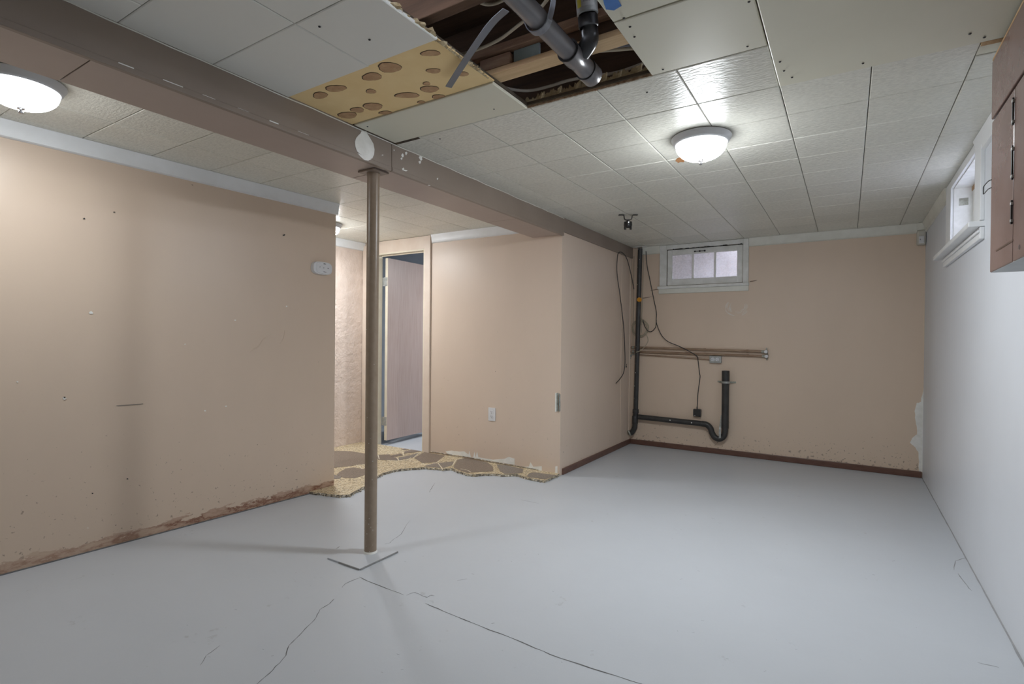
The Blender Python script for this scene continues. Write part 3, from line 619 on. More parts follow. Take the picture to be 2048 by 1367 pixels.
# left wall scars
def scar(pts, w, mat, ang=0):
    bm = newbm(); out = []
    for x, y in pts:
        d = fw+RT*((x-1024)/FPX)-UP*((y-683.5)/FPX); t = -3.3435/(d.x-.0474*d.y); out.append(Vector((0, 0, CH))+d*t)
    ribbon(bm, out, (0, 0, 1), w, .0015, 4); part('wall_scar', bm, mat, WL)
scar([(500, 704), (508, 697), (518, 691), (528, 676), (542, 671)], .003, 'wall_left'); scar([(560, 687), (567, 676), (570, 660)], .003, 'wall_left')
scar([(233, 811), (262, 809), (286, 807)], .002, 'crack')
for x, y, s, mt in ((182, 625, 4.5, 'white_patch'), (129, 796, 4, 'white_patch'), (129, 794, 2.4, 'ink'), (35, 763, 2, 'white_patch'), (168, 437, 2.5, 'ink'), (228, 424, 2, 'ink'), (568, 470, 2.5, 'ink'), (470, 640, 2, 'white_patch'), (370, 688, 1.6, 'white_patch'), (255, 957, 2, 'ink'), (185, 986, 2, 'ink'), (573, 612, 2, 'white_patch'), (452, 812, 2, 'white_patch'), (410, 821, 2, 'white_patch')):
    q = []
    for k in range(9):
        a = k*.698; r = s*random.uniform(.6, 1.2); d = fw+RT*((x+r*math.cos(a)-1024)/FPX)-UP*((y+r*.7*math.sin(a)-683.5)/FPX); t = (-3.343 if mt != 'ink' else -3.342)/(d.x-.0474*d.y); q.append(Vector((0, 0, CH))+d*t)
    bm = newbm(); prism(bm, q, (.001, 0, 0)); part('paint_chip', bm, mt, WL)

# ---------------------------------------------------------------- floor cracks, bare strips
def crack(pts, w, mat='crack', n=3, jit=1.2):
    q = []
    for i, p in enumerate(pts[:-1]):
        for k in range(n):
            f = k/n; q.append((p[0]+(pts[i+1][0]-p[0])*f+random.uniform(-jit, jit)*(k > 0), p[1]+(pts[i+1][1]-p[1])*f+random.uniform(-jit, jit)*.5*(k > 0)))
    q.append(pts[-1]); bm = newbm(); P_ = [hit(x, y, 2, 0) for x, y in q]; rows = []
    for i, p in enumerate(P_):
        d = (P_[min(i+1, len(P_)-1)]-P_[max(i-1, 0)]).normalized(); s = Vector((-d.y, d.x, 0)); ww = w*random.uniform(.35, 1.1)*(.3 if i in (0, len(P_)-1) else 1)
        rows.append([bm.verts.new(p+s*ww*.5+Vector((0, 0, .0004))), bm.verts.new(p+Vector((0, 0, .0007))), bm.verts.new(p-s*ww*.5+Vector((0, 0, .0004)))])
    for a, b in zip(rows, rows[1:]):
        for k in range(2): bm.faces.new((a[k], a[k+1], b[k+1], b[k]))
    part('floor_crack', bm, mat, FLOOR)
crack([(719, 1153), (742, 1164), (770, 1175), (807, 1189)], .005); crack([(813, 1190), (829, 1184), (854, 1194), (861, 1190), (869, 1191)], .005)
crack([(851, 1206), (900, 1227), (960, 1251), (1040, 1282), (1100, 1308), (1180, 1335), (1290, 1369)], .006, n=4)
crack([(719, 1155), (690, 1167), (684, 1175)], .0035); crack([(668, 1197), (659, 1207), (640, 1218), (628, 1240), (606, 1262), (578, 1290), (572, 1310), (545, 1340), (512, 1369)], .0035, n=4)
crack([(820, 1040), (802, 1068), (788, 1077), (780, 1085), (769, 1088)], .003); crack([(1932, 1115), (1911, 1121), (1908, 1139)], .006, 'gap_strip'); crack([(1916, 1146), (1930, 1165), (1944, 1181)], .005, 'gap_strip')
crack([(870, 965), (862, 978), (858, 984)], .004); crack([(672, 1097), (679, 1092)], .006); crack([(914, 1161), (934, 1157)], .004); crack([(1042, 999), (1078, 1006)], .003); crack([(1955, 1324), (1998, 1334)], .004, 'gap_strip'); crack([(400, 1330), (412, 1310), (440, 1290)], .002)
for k in range(60):
    a = (random.uniform(150, 1850), random.uniform(1010, 1350)); crack([a, (a[0]+random.uniform(-6, 6), a[1]+random.uniform(-2, 2))], random.uniform(.002, .005), random.choice(('crack', 'gap_strip')), 1) if hit(a[0], a[1], 2, 0).x > -3 and hit(a[0], a[1], 2, 0).x < .45 else None
bm = newbm(); v = []
for k in range(61):
    y = .9+k*(YB-.9)/60; w = (.006+.010*max(0, (3.2-y)/2.3))*random.uniform(.7, 1.1); v.append((bm.verts.new((XR-w, y, .0006)), bm.verts.new((XR, y, .0016))))
for a, b in zip(v, v[1:]): bm.faces.new((a[0], a[1], b[1], b[0]))
part('bare_strip', bm, 'gap_strip', FLOOR)
bm = newbm(); tube(bm, [(xleft(y)+.002, y, .001) for y in [YR+.1*k for k in range(int((YE-YR)/.1)+1)]], .0045, 6, 1); part('floor_joint', bm, 'crack', FLOOR)

# ---------------------------------------------------------------- broken flagstone covering in the passage
ZT = .018
front = [(628, 990), (640, 990), (657, 992.5), (680, 995), (699, 993), (706, 989), (714, 984), (729, 977), (743, 965), (755, 956), (765, 950), (775, 947), (787, 944), (800, 942), (825, 939.5), (850, 938), (868, 939.5), (885, 941), (905, 940), (910, 942.5), (917, 946), (932, 951), (949, 953), (968, 951), (989, 951), (1006, 953), (1034, 952), (1051, 958), (1070, 962), (1089, 965), (1100, 960), (1115.5, 953)]
CRUMB = front; FL = thing('flagstone_flooring', 'broken flagstone-patterned floor covering in the passage before the doorway', 'flooring', (-3.0, 3.4, 0))
fp_ = []
for a, b in zip(front, front[1:]):
    A, B = hit(*a, 2, 0), hit(*b, 2, 0)
    for k in range(4): p = A.lerp(B, k/4); fp_.append(Vector((p.x+random.uniform(-.0018, .0018), p.y+random.uniform(-.0018, .0018), 0)))
fp_.append(hit(*front[-1], 2, 0))
fp_[0].x = xleft(fp_[0].y)-.02
back = [Vector((XC-.002, YM-.0005, 0)), Vector((XH+.001, YM-.0005, 0)), Vector((XH+.001, 1.6, 0)), Vector((xleft(1.6)-.112, 1.6, 0)), Vector((xleft(2.4)-.112, 2.4, 0)), Vector((xleft(YE)-.112, YE+.001, 0)), Vector((xleft(YE)-.001, YE+.001, 0)), Vector((xleft(YE)+.002, YE-.12, 0))]
loop = fp_+back; nf = len(fp_); bm = newbm(); bot = [bm.verts.new((p.x, p.y, .0003)) for p in loop]
mid = [bm.verts.new((p.x+(random.uniform(-.003, .003) if i < nf else 0), p.y+(random.uniform(-.006, .002) if i < nf else 0), ZT*.5)) for i, p in enumerate(loop)]
top = [bm.verts.new((p.x, p.y, ZT+(random.uniform(-.003, 0) if 0 < i < nf-1 else 0))) for i, p in enumerate(loop)]
n = len(loop)
for i in range(n):
    j = (i+1) % n; bm.faces.new((bot[i], bot[j], mid[j], mid[i])); bm.faces.new((mid[i], mid[j], top[j], top[i]))
part('slab_edge', bm, 'crumble', FL)
bm = newbm(); tv = [bm.verts.new((p.x, p.y, ZT)) for p in loop]
for tri in tessellate_polygon([[Vector((p.x, p.y, 0)) for p in loop]]): bm.faces.new([tv[k] for k in tri])
part('pebble_bed', bm, 'pebble', FL)
for k in range(110):
    p = random.choice(fp_[4:]); s_ = random.uniform(.003, .008); x, y = p.x+random.uniform(-.02, .02), p.y+random.uniform(-.010, .004)
    bm = newbm(); lathe(bm, [(0, 0), (s_, s_*.3), (s_*.8, s_*.9), (0, s_*1.1)], (x, y, .0002), (random.uniform(-.3, .3), random.uniform(-.3, .3), 1), 5); part('crumb', bm, 'crumble', FL)
c4_ = lambda l: [(640+x/5.942, 780+y/5.942) for x, y in l]
stones = [(c4_(l), mt) for l, mt in (
    ([(150, 722), (300, 722), (400, 730), (540, 755), (640, 790), (600, 850), (540, 880), (430, 890), (330, 905), (150, 922)], 'stone_brown'),
    ([(230, 975), (300, 932), (400, 917), (540, 940), (580, 975), (520, 1010), (420, 1045), (280, 1040), (200, 1005)], 'stone_brown'),
    ([(150, 1000), (260, 1025), (240, 1048), (150, 1055)], 'stone_grey'),
    ([(660, 770), (830, 762), (845, 792), (915, 803), (930, 832), (800, 832), (690, 825)], 'stone_brown'),
    ([(840, 778), (960, 752), (985, 775), (860, 795)], 'stone_brown'),
    ([(960, 697), (1060, 683), (1082, 694), (1000, 714)], 'stone_brown'),
    ([(1000, 728), (1100, 702), (1225, 705), (1222, 722), (1120, 738), (1000, 748)], 'stone_brown'),
    ([(935, 800), (1060, 776), (1185, 742), (1165, 760), (1105, 800), (1000, 820), (940, 832)], 'stone_grey'),
    ([(1120, 805), (1240, 735), (1310, 748), (1485, 778), (1380, 855), (1220, 866)], 'stone_brown'),
    ([(1265, 893), (1350, 870), (1405, 872), (1435, 928), (1300, 930), (1235, 905)], 'stone_grey'))]
stones += [(c5(l), mt) for l, mt in (
    ([(195, 463), (405, 440), (385, 492), (265, 530), (240, 520)], 'stone_grey'),
    ([(455, 420), (560, 392), (700, 410), (885, 455), (960, 520), (965, 580), (600, 600), (480, 590), (410, 530), (410, 500)], 'stone_brown'),
    ([(1012, 482), (1150, 494), (1390, 548), (1378, 598), (1250, 622), (1110, 625), (1062, 580)], 'stone_grey'),
    ([(1480, 605), (1560, 597), (1855, 637), (1700, 690), (1460, 672), (1435, 650)], 'stone_grey'))]
def in_loop(x, y):
    c = False
    for a, b in zip(loop, loop[1:]+loop[:1]):
        if (a.y > y) != (b.y > y) and x < (b.x-a.x)*(y-a.y)/(b.y-a.y)+a.x: c = not c
    return c
def inside(p):
    y = min(p.y, YM-.004)
    for _ in range(120):
        if in_loop(p.x, y-.017) and in_loop(p.x+.012, y-.008) and in_loop(p.x-.012, y-.008): break
        y += .003
        if y > YM-.01: y = min(p.y, YM-.004); break
    return Vector((p.x, y, ZT-.001))
for l, mt in stones:
    q = [hit(x, y, 2, ZT) for x, y in l]; q = [p for p in q]
    q = [inside(p) for p in q]
    bm = newbm(); prism(bm, q, (0, 0, .0028)); part('flagstone', bm, mt, FL)
for l in ([(430, 888), (470, 905), (500, 935)], [(910, 800), (940, 838)], [(985, 745), (995, 775)], [(1110, 803), (1165, 755), (1222, 722)], [(690, 770), (705, 820)], [(450, 885), (540, 878)], [(800, 830), (1000, 835), (1080, 800)], [(1220, 868), (1280, 885), (1380, 858), (1420, 835)]):
    bm = newbm(); ribbon(bm, [hit(x, y, 2, ZT+.001)for x, y in c4_(l)], (0, 1, 0), .007, .002, 3); part('grout_line', bm, 'jamb_cream', FL)
for l in ([(445, 410), (385, 500)], [(185, 465), (220, 510), (250, 555)], [(500, 545), (590, 560), (650, 592)]):
    bm = newbm(); ribbon(bm, [hit(x, y, 2, ZT+.0025)for x, y in c5(l)], (1, 0, 0), .006, .002, 3); part('grout_line', bm, 'jamb_cream', FL)

# ---------------------------------------------------------------- doorway and door
D1 = thing('door_1', 'open pinkish wood veneer door standing in its painted frame', 'door', (DX0, YM, 0), kind='structure')
bm = newbm(); box(bm, XH+.004, DX0-.0, YM-.018, YM, .014, HC-.03, .003); part('casing', bm, 'jamb', D1)
bm = newbm(); box(bm, DX1+.0, -3.388, YM-.018, YM, .014, HC-.002, .003); part('casing', bm, 'jamb', D1)
bm = newbm(); box(bm, DX0, DX1, YM-.010, YM, DZ+.0, HC-.002, .002); part('head_panel', bm, 'jamb', D1)
bm = newbm(); box(bm, DX1-.016, DX1, YM-.012, YM+.056, .001, DZ, .002); part('jamb_board', bm, 'jamb_cream', D1)
bm = newbm(); box(bm, DX0, DX0+.016, YM-.012, YM+.056, .001, DZ, .002); part('jamb_board', bm, 'jamb_cream', D1)
bm = newbm(); box(bm, DX0+.016, DX1-.016, YM-.012, YM+.056, DZ-.016, DZ, .002); part('head_board', bm, 'jamb_cream', D1)
bm = newbm(); box(bm, DX0+.018, DX1-.018, YM+.040, YM+.052, DZ-.026, DZ-.016, .001); part('stop_bead', bm, 'jamb_cream', D1)
hx = -4.066; a = math.radians(3.0); hy = YM+.062
def dv(u, v, z): return Vector((hx+v*math.cos(a)-u*math.sin(a), hy+u*math.cos(a)+v*math.sin(a), z))
def dbox(bm, u0, u1, v0, v1, z0, z1): prism(bm, [dv(u0, v0, z0), dv(u1, v0, z0), dv(u1, v1, z0), dv(u0, v1, z0)], (0, 0, z1-z0)); return bm
lf = part('door_leaf', dbox(newbm(), 0, .72, 0, .034, .052, 1.945), 'door', D1)
part('edge_strip', dbox(newbm(), -.0012, .0, .0, .034, .052, 1.945), 'jamb_cream', lf)
for z in (.25, 1.70):
    h_ = part('hinge', dbox(newbm(), -.0030, -.0012, -.034, .030, z-.045, z+.045), 'galv', D1)
    bm = newbm(); lathe(bm, [(0, -.047), (.0055, -.047), (.0055, .047), (0, .047)], dv(-.004, -.004, z), 'z', 12); part('hinge_pin', bm, 'galv', h_, True)

# ---------------------------------------------------------------- window in the end wall
W1 = thing('window_1', 'small old white three-pane window in the end wall', 'window', (-1.23, YB, 1.607), kind='structure')
y0, y1 = YB-.018, YB
for nm, x0, x1, z0, z1 in (('casing', -1.672, wx0, 1.682, HC-.002), ('casing', wx1, -.812, 1.682, HC-.002), ('casing', wx0, wx1, wz1, HC-.002)):
    bm = newbm(); box(bm, x0, x1, y0, y1, z0, z1, .003); part(nm, bm, 'sash', W1)
bm = newbm(); box(bm, -1.690, -.806, YB-.034, YB, 1.655, 1.6815, .003); part('sill', bm, 'sash', W1)
bm = newbm(); box(bm, -1.680, -.810, YB-.020, YB, 1.605, 1.6545, .003); part('apron', bm, 'crown_dirty', W1)
sx0, sx1, sz0, sz1 = wx0+.006, wx1-.005, wz0+.003, wz1-.007; g = [(-1.545, -1.346), (-1.328, -1.132), (-1.114, -.918)]; gz0, gz1 = 1.752, 2.002
yy0, yy1 = YB-.002, YB+.030
SA = newbm(); box(SA, sx0, g[0][0], yy0, yy1, sz0, sz1, .002); box(SA, g[2][1], sx1, yy0, yy1, sz0, sz1, .002); box(SA, g[0][0], g[2][1], yy0, yy1, sz0, gz0, .002); box(SA, g[0][0], g[2][1], yy0, yy1, gz1, sz1, .002)
SAo = part('sash', SA, 'sash', W1)
for xa, xb in ((g[0][1], g[1][0]), (g[1][1], g[2][0])): bm = newbm(); box(bm, xa, xb, yy0+.003, yy1-.003, gz0, gz1, .002); part('muntin', bm, 'sash', SAo)
for xa, xb in g: bm = newbm(); box(bm, xa-.003, xb+.003, YB+.014, YB+.017, gz0-.003, gz1+.003); part('pane', bm, 'pane', W1)
bm = newbm(); box(bm, wx0+.0005, wx0+.006, YB+.004, YB+.02, wz0, wz1); part('joint', bm, 'dark_gap', W1)
bm = newbm(); box(bm, wx0, wx1, YB+.004, YB+.02, wz1-.007, wz1-.001); part('joint', bm, 'dark_gap', W1)
for k in range(20):
    x = random.uniform(wx0+.02, wx1-.02); bm = newbm(); z = wz1-.004+random.uniform(-.004, .004); prism(bm, [(x, YB-.0195, z), (x+random.uniform(.01, .05), YB-.0195, z+.001), (x+random.uniform(.01, .04), YB-.0195, z+.005), (x+.004, YB-.0195, z+.004)], (0, .02, 0)); part('peeling_gap', bm, 'dark_gap', W1)
lt = part('latch', box(newbm(), -1.315, -1.225, YB-.007, YB-.002, 2.020, 2.026), 'black_metal', W1)
for cx in (-1.318, -1.222, -1.27):
    bm = newbm(); lathe(bm, [(0, -.004), (.008, -.003), (.010, .004), (0, .004)], (cx, YB-.005, 2.023), 'y', 8); part('latch_end', bm, 'black_metal', lt)
# window well outside
bm = newbm(); box(bm, -2.3, -.2, YB+.62, YB+.70, 1.2, 2.6); box(bm, -2.3, -2.22, YB+.16, YB+.62, 1.2, 2.4); box(bm, -.28, -.2, YB+.16, YB+.62, 1.2, 2.4); struct('wall_window_well', bm, 'concrete_out')
bm = newbm(); box(bm, -2.2, -.3, YB+.16, YB+.62, 1.2, 1.55); struct('floor_window_well', bm, 'gravel_out')
bm = newbm(); tube(bm, [(-1.04, YB+.05, 1.70), (-1.018, YB+.052, 1.80), (-1.010, YB+.05, 1.90), (-1.035, YB+.05, 1.925), (-1.06, YB+.05, 1.90)], .004, 6, 3); tube(bm, [(-1.010, YB+.05, 1.895), (-.99, YB+.05, 1.89)], .003, 6, 1); single('dead_twig', bm, 'twig', 'thin dark forked twig outside the dusty window', 'twig')

# ---------------------------------------------------------------- window in the grey wall
W2 = thing('window_2', 'small white basement window set deep in the pale grey wall', 'window', (XR, 3.79, 1.607), kind='structure')
for x0, x1, y0, y1, z0, z1 in ((XR-.016, XR, ry1, 4.330, 1.70, HC-.002), (XR-.016, XR, 3.285, ry0, 1.70, HC-.030), (XR-.016, XR, ry0, ry1, rz1, HC-.002)):
    bm = newbm(); box(bm, x0, x1, y0, y1, z0, z1, .002); part('casing', bm, 'crown', W2)
for y0, y1, z0, z1 in ((ry1-.006, ry1, rz0, rz1), (ry0, ry0+.006, rz0, rz1), (ry0+.006, ry1-.006, rz1-.006, rz1), (ry0+.006, ry1-.006, rz0, rz0+.006)):
    bm = newbm(); box(bm, XR-.001, XR+.17, y0, y1, z0, z1); part('jamb_board', bm, 'sash', W2)
bm = newbm(); box(bm, XR-.060, XR+.06, 3.270, 4.50, 1.668, 1.694, .004); part('sill', bm, 'crown', W2)
bm = newbm(); box(bm, XR-.018, XR, 3.275, 4.40, 1.610, 1.667, .003); ap = part('apron', bm, 'crown', W2)
bm = newbm(); box(bm, XR-.026, XR-.018, 3.278, 4.40, 1.640, 1.652, .002); part('apron_bead', bm, 'crown', ap)
SA = newbm(); sx = XR+.085
box(SA, sx, sx+.03, ry0+.008, ry0+.06, rz0+.008, rz1-.008, .002); box(SA, sx, sx+.03, ry1-.06, ry1-.008, rz0+.008, rz1-.008, .002); box(SA, sx, sx+.03, ry0+.06, ry1-.06, rz0+.008, rz0+.065, .002); box(SA, sx, sx+.03, ry0+.06, ry1-.06, rz1-.06, rz1-.008, .002)
so = part('sash', SA, 'sash', W2)
for k in (1, 2):
    yy = ry0+.06+(ry1-ry0-.12)*k/3; bm = newbm(); box(bm, sx+.004, sx+.026, yy-.009, yy+.009, rz0+.065, rz1-.06, .002); part('muntin', bm, 'sash', so)
for k in range(3):
    ya = ry0+.06+(ry1-ry0-.12)*k/3; yb_ = ry0+.06+(ry1-ry0-.12)*(k+1)/3; bm = newbm(); box(bm, sx+.012, sx+.015, ya+.009*(k > 0), yb_-.009*(k < 2), rz0+.065, rz1-.06); part('pane', bm, 'pane', W2)
bm = newbm(); box(bm, XR+.023, XR+.066, ry1-.0085, ry1-.006, 1.948, 1.992); part('dark_plate', bm, 'valve', W2)
bm = newbm(); box(bm, sx-.004, sx+.03, ry1-.10, ry1-.006, rz1-.030, rz1-.007); part('wood_block', bm, 'wood_raw', W2)
bm = newbm(); box(bm, XR+.9, XR+.98, 2.4, 5.4, 1.1, 2.6); struct('wall_window_well_side', bm, 'concrete_out')

# ---------------------------------------------------------------- brown cabinet on the grey wall
XF = .405; cy0, cy1 = 1.50, 2.385
CB = thing('wall_cabinet', 'shallow brown painted wooden cabinet hung on the grey wall beside the window', 'cabinet', (.47, 1.95, 1.359))
bm = newbm(); box(bm, XF+.016, XR-.0005, cy0, cy1-.002, 1.362, 1.86, .002); part('carcass', bm, 'cab', CB)
bm = newbm(); box(bm, XF+.003, XR-.001, cy0, cy1-.003, 1.3590, 1.3618); part('underside', bm, 'cab_under', CB)
bm = newbm(); box(bm, XF, XF+.016, 2.098, cy1, 1.360, 1.868, .003); d1 = part('door_leaf', bm, 'cab', CB)
bm = newbm(); box(bm, XF, XF+.016, cy0, 2.092, 1.360, 1.868, .003); d2 = part('door_leaf', bm, 'cab', CB)
bm = newbm(); box(bm, XF-.001, XF+.014, cy0, cy1+.005, 1.878, 2.074, .003); fc = part('fascia', bm, 'cab', CB)
bm = newbm(); box(bm, XF-.001, XF+.022, cy0, cy1+.002, 2.074, 2.083, .002); part('raw_edge', bm, 'wood_raw', fc)
bm = newbm(); box(bm, XF+.016, XR-.001, cy0, cy1-.002, 1.868, 1.878); part('shadow_gap', bm, 'dark_gap', CB)
for z0, z1 in ((1.76, 1.84), (1.60, 1.70), (1.47, 1.54)):
    bm = newbm(); lathe(bm, [(0, z0), (.0028, z0), (.0028, z1), (0, z1)], (XF-.003, 2.096, 0), 'z', 10); part('slide_bolt', bm, 'black_metal', CB, True)
    for zz in (z0+.01, z1-.01): bm = newbm(); box(bm, XF-.006, XF, 2.090, 2.102, zz-.004, zz+.004, .001); part('bolt_keeper', bm, 'galv', CB)
wl = [(XF-.001, 2.375, 1.672), (XF-.006, 2.392, 1.672), (XF-.006, 2.462, 1.672), (XF-.006, 2.470, 1.664), (XF-.006, 2.470, 1.652), (XF-.006, 2.462, 1.645), (XF-.006, 2.392, 1.645), (XF-.001, 2.375, 1.645)]
bm = newbm(); tube(bm, wl, .0016, 6, 3); part('wire_hasp', bm, 'black_metal', CB, True)
bm = newbm(); ribbon(bm, [hit(x, y, 0, XF-.0006) for x, y in ((1992, 501), (2003, 495), (2026, 480))], (0, 0, 1), .006, .001, 2); part('scratch', bm, 'joist', d1)
bm = newbm(); lathe(bm, [(0, .002), (.006, .001), (.007, -.001)], hit(2039, 494, 0, XF), 'x', 10); part('screw', bm, 'galv', d2)

# ---------------------------------------------------------------- carbon-monoxide alarm on the partition
def Lw(px, py, off=0):
    d = fw+RT*((px-1024)/FPX)-UP*((py-683.5)/FPX); t = (-3.345+off)/(d.x-.0474*d.y); return Vector((0, 0, CH))+d*t
ac = Lw(641, 536.5); nx = Vector((1, -.0474, 0)).normalized(); ny = Vector((.0474, 1, 0)).normalized(); nz = Vector((0, 0, 1))
AL = thing('gas_alarm', 'white oval gas alarm mounted near the end of the left partition', 'alarm', ac)
def oval(bm, hw, hh, d0, d1, k=28, s=1.0):
    R1 = []; R2 = []
    for i in range(k):
        a = 2*math.pi*i/k; e = .62; cx = math.copysign(abs(math.cos(a))**e, math.cos(a)); sz = math.copysign(abs(math.sin(a))**e, math.sin(a))
        R1.append(ac+ny*cx*hw+nz*sz*hh+nx*d0); R2.append(ac+ny*cx*hw*s+nz*sz*hh*s+nx*d1)
    A = [bm.verts.new(p) for p in R1]; B = [bm.verts.new(p) for p in R2]; bm.faces.new(A[::-1]); bm.faces.new(B)
    for i in range(k): bm.faces.new((A[i], A[(i+1) % k], B[(i+1) % k], B[i]))
    return bm
bm = newbm(); oval(bm, .079, .046, .0005, .030, s=.97); part('body', bm, 'plastic_white', AL, True)
bm = newbm(); oval(bm, .060, .041, .030, .036, s=.93); face = part('face', bm, 'plastic_white', AL, True)
def mark(u, v, w, h, mt='ink'):
    bm = newbm(); c = ac+ny*u+nz*v+nx*.0362; prism(bm, [c-ny*w/2-nz*h/2, c+ny*w/2-nz*h/2, c+ny*w/2+nz*h/2, c-ny*w/2+nz*h/2], nx*.0006); part('print_mark', bm, mt, face)
for u, v, w, h in ((.004, .031, .006, .006), (.012, .031, .005, .0045), (.018, .030, .004, .0035), (.004, -.026, .007, .004), (.012, -.027, .006, .004), (.020, -.0275, .006, .004), (-.030, .004, .006, .004), (.002, .002, .006, .004), (.038, .002, .007, .006)): mark(u, v, w, h)
for k in range(10): a = math.pi*(.1+.8*k/9); mark(-.014+.014*math.cos(a), .004+.012*math.sin(a), .0025, .002, 'fixture')

# ---------------------------------------------------------------- outlets
OU = thing('wall_outlet', 'white duplex outlet on the beige wall right of the doorway', 'outlet', (-2.665, YM, .385))
bm = newbm(); box(bm, -2.702, -2.627, YM-.006, YM, .388, .506, .0025); part('cover_plate', bm, 'plastic_white', OU)
for zc_ in (.427, .467):
    bm = newbm(); lathe(bm, [(0, -.009), (.0155, -.009), (.0165, -.005), (.0165, -.003)], (-2.6645, YM, zc_), 'y', 20); f_ = part('receptacle', bm, 'plastic_white', OU, True)
    for dx, w in ((-.006, .0025), (.006, .0025)): bm = newbm(); box(bm, -2.6645+dx-w/2, -2.6645+dx+w/2, YM-.0096, YM-.0088, zc_, zc_+.009); part('slot', bm, 'ink', f_)
    bm = newbm(); lathe(bm, [(0, -.0096), (.0028, -.0096), (.0028, -.0088)], (-2.6645, YM, zc_-.007), 'y', 8); part('slot', bm, 'ink', f_)
O2 = thing('outlet_box', 'grey metal surface outlet box with two round sockets under the copper pipes', 'outlet', (-1.10, YB, .90))
bm = newbm(); box(bm, -1.157, -1.046, YB-.042, YB, .900, .970, .004); part('box', bm, 'galv', O2)
for cx in (-1.124, -1.082):
    bm = newbm(); lathe(bm, [(0, -.049), (.0165, -.049), (.018, -.045), (.018, -.042)], (cx, YB, .935), 'y', 20); f_ = part('receptacle', bm, 'plastic_white', O2, True)
    for dz in (-.006, .006): bm = newbm(); box(bm, cx-.001, cx+.008, YB-.0497, YB-.0488, .935+dz-.0014, .935+dz+.0014); part('slot', bm, 'ink', f_)
    bm = newbm(); lathe(bm, [(0, -.0497), (.003, -.0497), (.003, -.0488)], (cx-.008, YB, .935), 'y', 8); part('slot', bm, 'ink', f_)

# ---------------------------------------------------------------- black waste pipes on the end wall
yp = YB-.063
def bp(px, py, y=yp): return hit(px, py, 1, y)
ST = thing('waste_stack', 'black waste stack with orange plug rising in the corner of the end wall', 'pipe', bp(1266, 872))
s0, s1 = bp(1280.5, 497), bp(1271.5, 822)
s1 = Vector((s1.x, yp, s1.z)); s0 = Vector((s0.x, yp, s0.z))
bm = newbm(); tube(bm, [s0, s1], .0240, 20, 1); part('pipe', bm, 'iron', ST, True)
tb = bp(1270, 849); el = Vector((XC+.030, yp+.005, bp(1262, 866).z))
bm = newbm(); tube(bm, [s1+Vector((0, 0, .015)), tb, tb+Vector((-.006, 0, -.035)), tb+Vector((-.035, 0, -.085)), el+Vector((-.005, 0, .0))], .0275, 20, 6); part('elbow', bm, 'iron', ST, True)
bm = newbm(); lathe(bm, [(.027, -.02), (.0325, -.018), (.0325, .022), (.027, .024)], s1, 'z', 20); part('hub', bm, 'iron', ST, True)
bm = newbm(); lathe(bm, [(.028, -.04), (.031, -.036), (.031, .04), (.028, .044)], tb+Vector((0, 0, .05)), 'z', 20); part('tee', bm, 'iron', ST, True)
bm = newbm(); lathe(bm, [(.0, -.008), (.033, -.008), (.030, .006), (.0, .006)], el+Vector((-.010, -.012, .0)), (-.75, -.5, -.4), 16); part('cut_end', bm, 'valve', ST, True)
pl = bp(1279, 599, yp-.024)
bm = newbm(); lathe(bm, [(0, -.020), (.020, -.018), (.024, -.012), (.024, .004), (0, .004)], pl, 'y', 20); part('cleanout_plug', bm, 'yellow', ST, True, label='round orange plug')
bm = newbm(); lathe(bm, [(.024, -.003), (.060, -.006), (.075, .0)], (s0.x, yp, HC-.004), 'z', 20); part('ceiling_collar', bm, 'white_patch', ST, True)
for k in range(16):
    f = random.random(); p = s0.lerp(s1, f); a = random.uniform(-2.9, -1.2); bm = newbm(); lathe(bm, [(0, .001), (random.uniform(.002, .006), 0)], (p.x+math.cos(a)*.0236, p.y+math.sin(a)*.0236, p.z), (math.cos(a), math.sin(a), 0), 7); part('paint_fleck', bm, 'white_patch', ST)
TR = thing('standpipe_trap', 'black drain pipe with U-shaped trap and open standpipe on the end wall', 'pipe', bp(1437, 882))
hA = bp(1277, 833); hB = bp(1404, 845); hB.z = hA.z-.012
trap = [hB, bp(1414, 849), bp(1421, 856), bp(1424, 865), bp(1430, 874), bp(1439, 877), bp(1447, 872), bp(1450, 862), bp(1450, 850)]
bm = newbm(); tube(bm, [hA, hB], .0270, 20, 1); part('horizontal_pipe', bm, 'iron', TR, True)
bm = newbm(); tube(bm, trap, .0285, 20, 6); part('trap', bm, 'iron', TR, True)
sb, stp = bp(1450, 856), bp(1450, 741); stp.x = sb.x
bm = newbm(); lathe(bm, [(.0335, 0), (.0335, stp.z-sb.z-.10), (.0355, stp.z-sb.z-.098), (.0355, stp.z-sb.z), (.0315, stp.z-sb.z), (.0300, stp.z-sb.z-.12), (0, stp.z-sb.z-.12)], sb, 'z', 24); sp_ = part('standpipe', bm, 'iron', TR, True)
zs = bp(1450, 764).z
bm = newbm(); lathe(bm, [(.0345, -.010), (.0370, -.009), (.0370, .009), (.0345, .010)], (sb.x, yp, zs), 'z', 24); k1 = part('pipe_clamp', bm, 'galv', TR, True)
for s in (-1, 1): bm = newbm(); prism(bm, [(sb.x+s*.034, YB-.03, zs-.008), (sb.x+s*.085, YB-.004, zs-.008), (sb.x+s*.085, YB-.001, zs-.008), (sb.x+s*.034, YB-.024, zs-.008)], (0, 0, .016)); part('clamp_ear', bm, 'valve', k1)
zt0 = bp(1441, 835).z; zt1 = bp(1441, 878).z; xt = bp(1440, 860, YB-.09).x
bm = newbm(); ribbon(bm, [(xt, YB-.002, zt0+.02), (xt, YB-.045, zt0-.05), (xt, YB-.090, (zt0+zt1)/2), (xt, YB-.088, zt1+.01), (xt, YB-.050, zt1-.02), (xt, YB-.01, zt1-.01)], (1, 0, 0), .020, .002, 5); part('perforated_strap', bm, 'galv', TR)
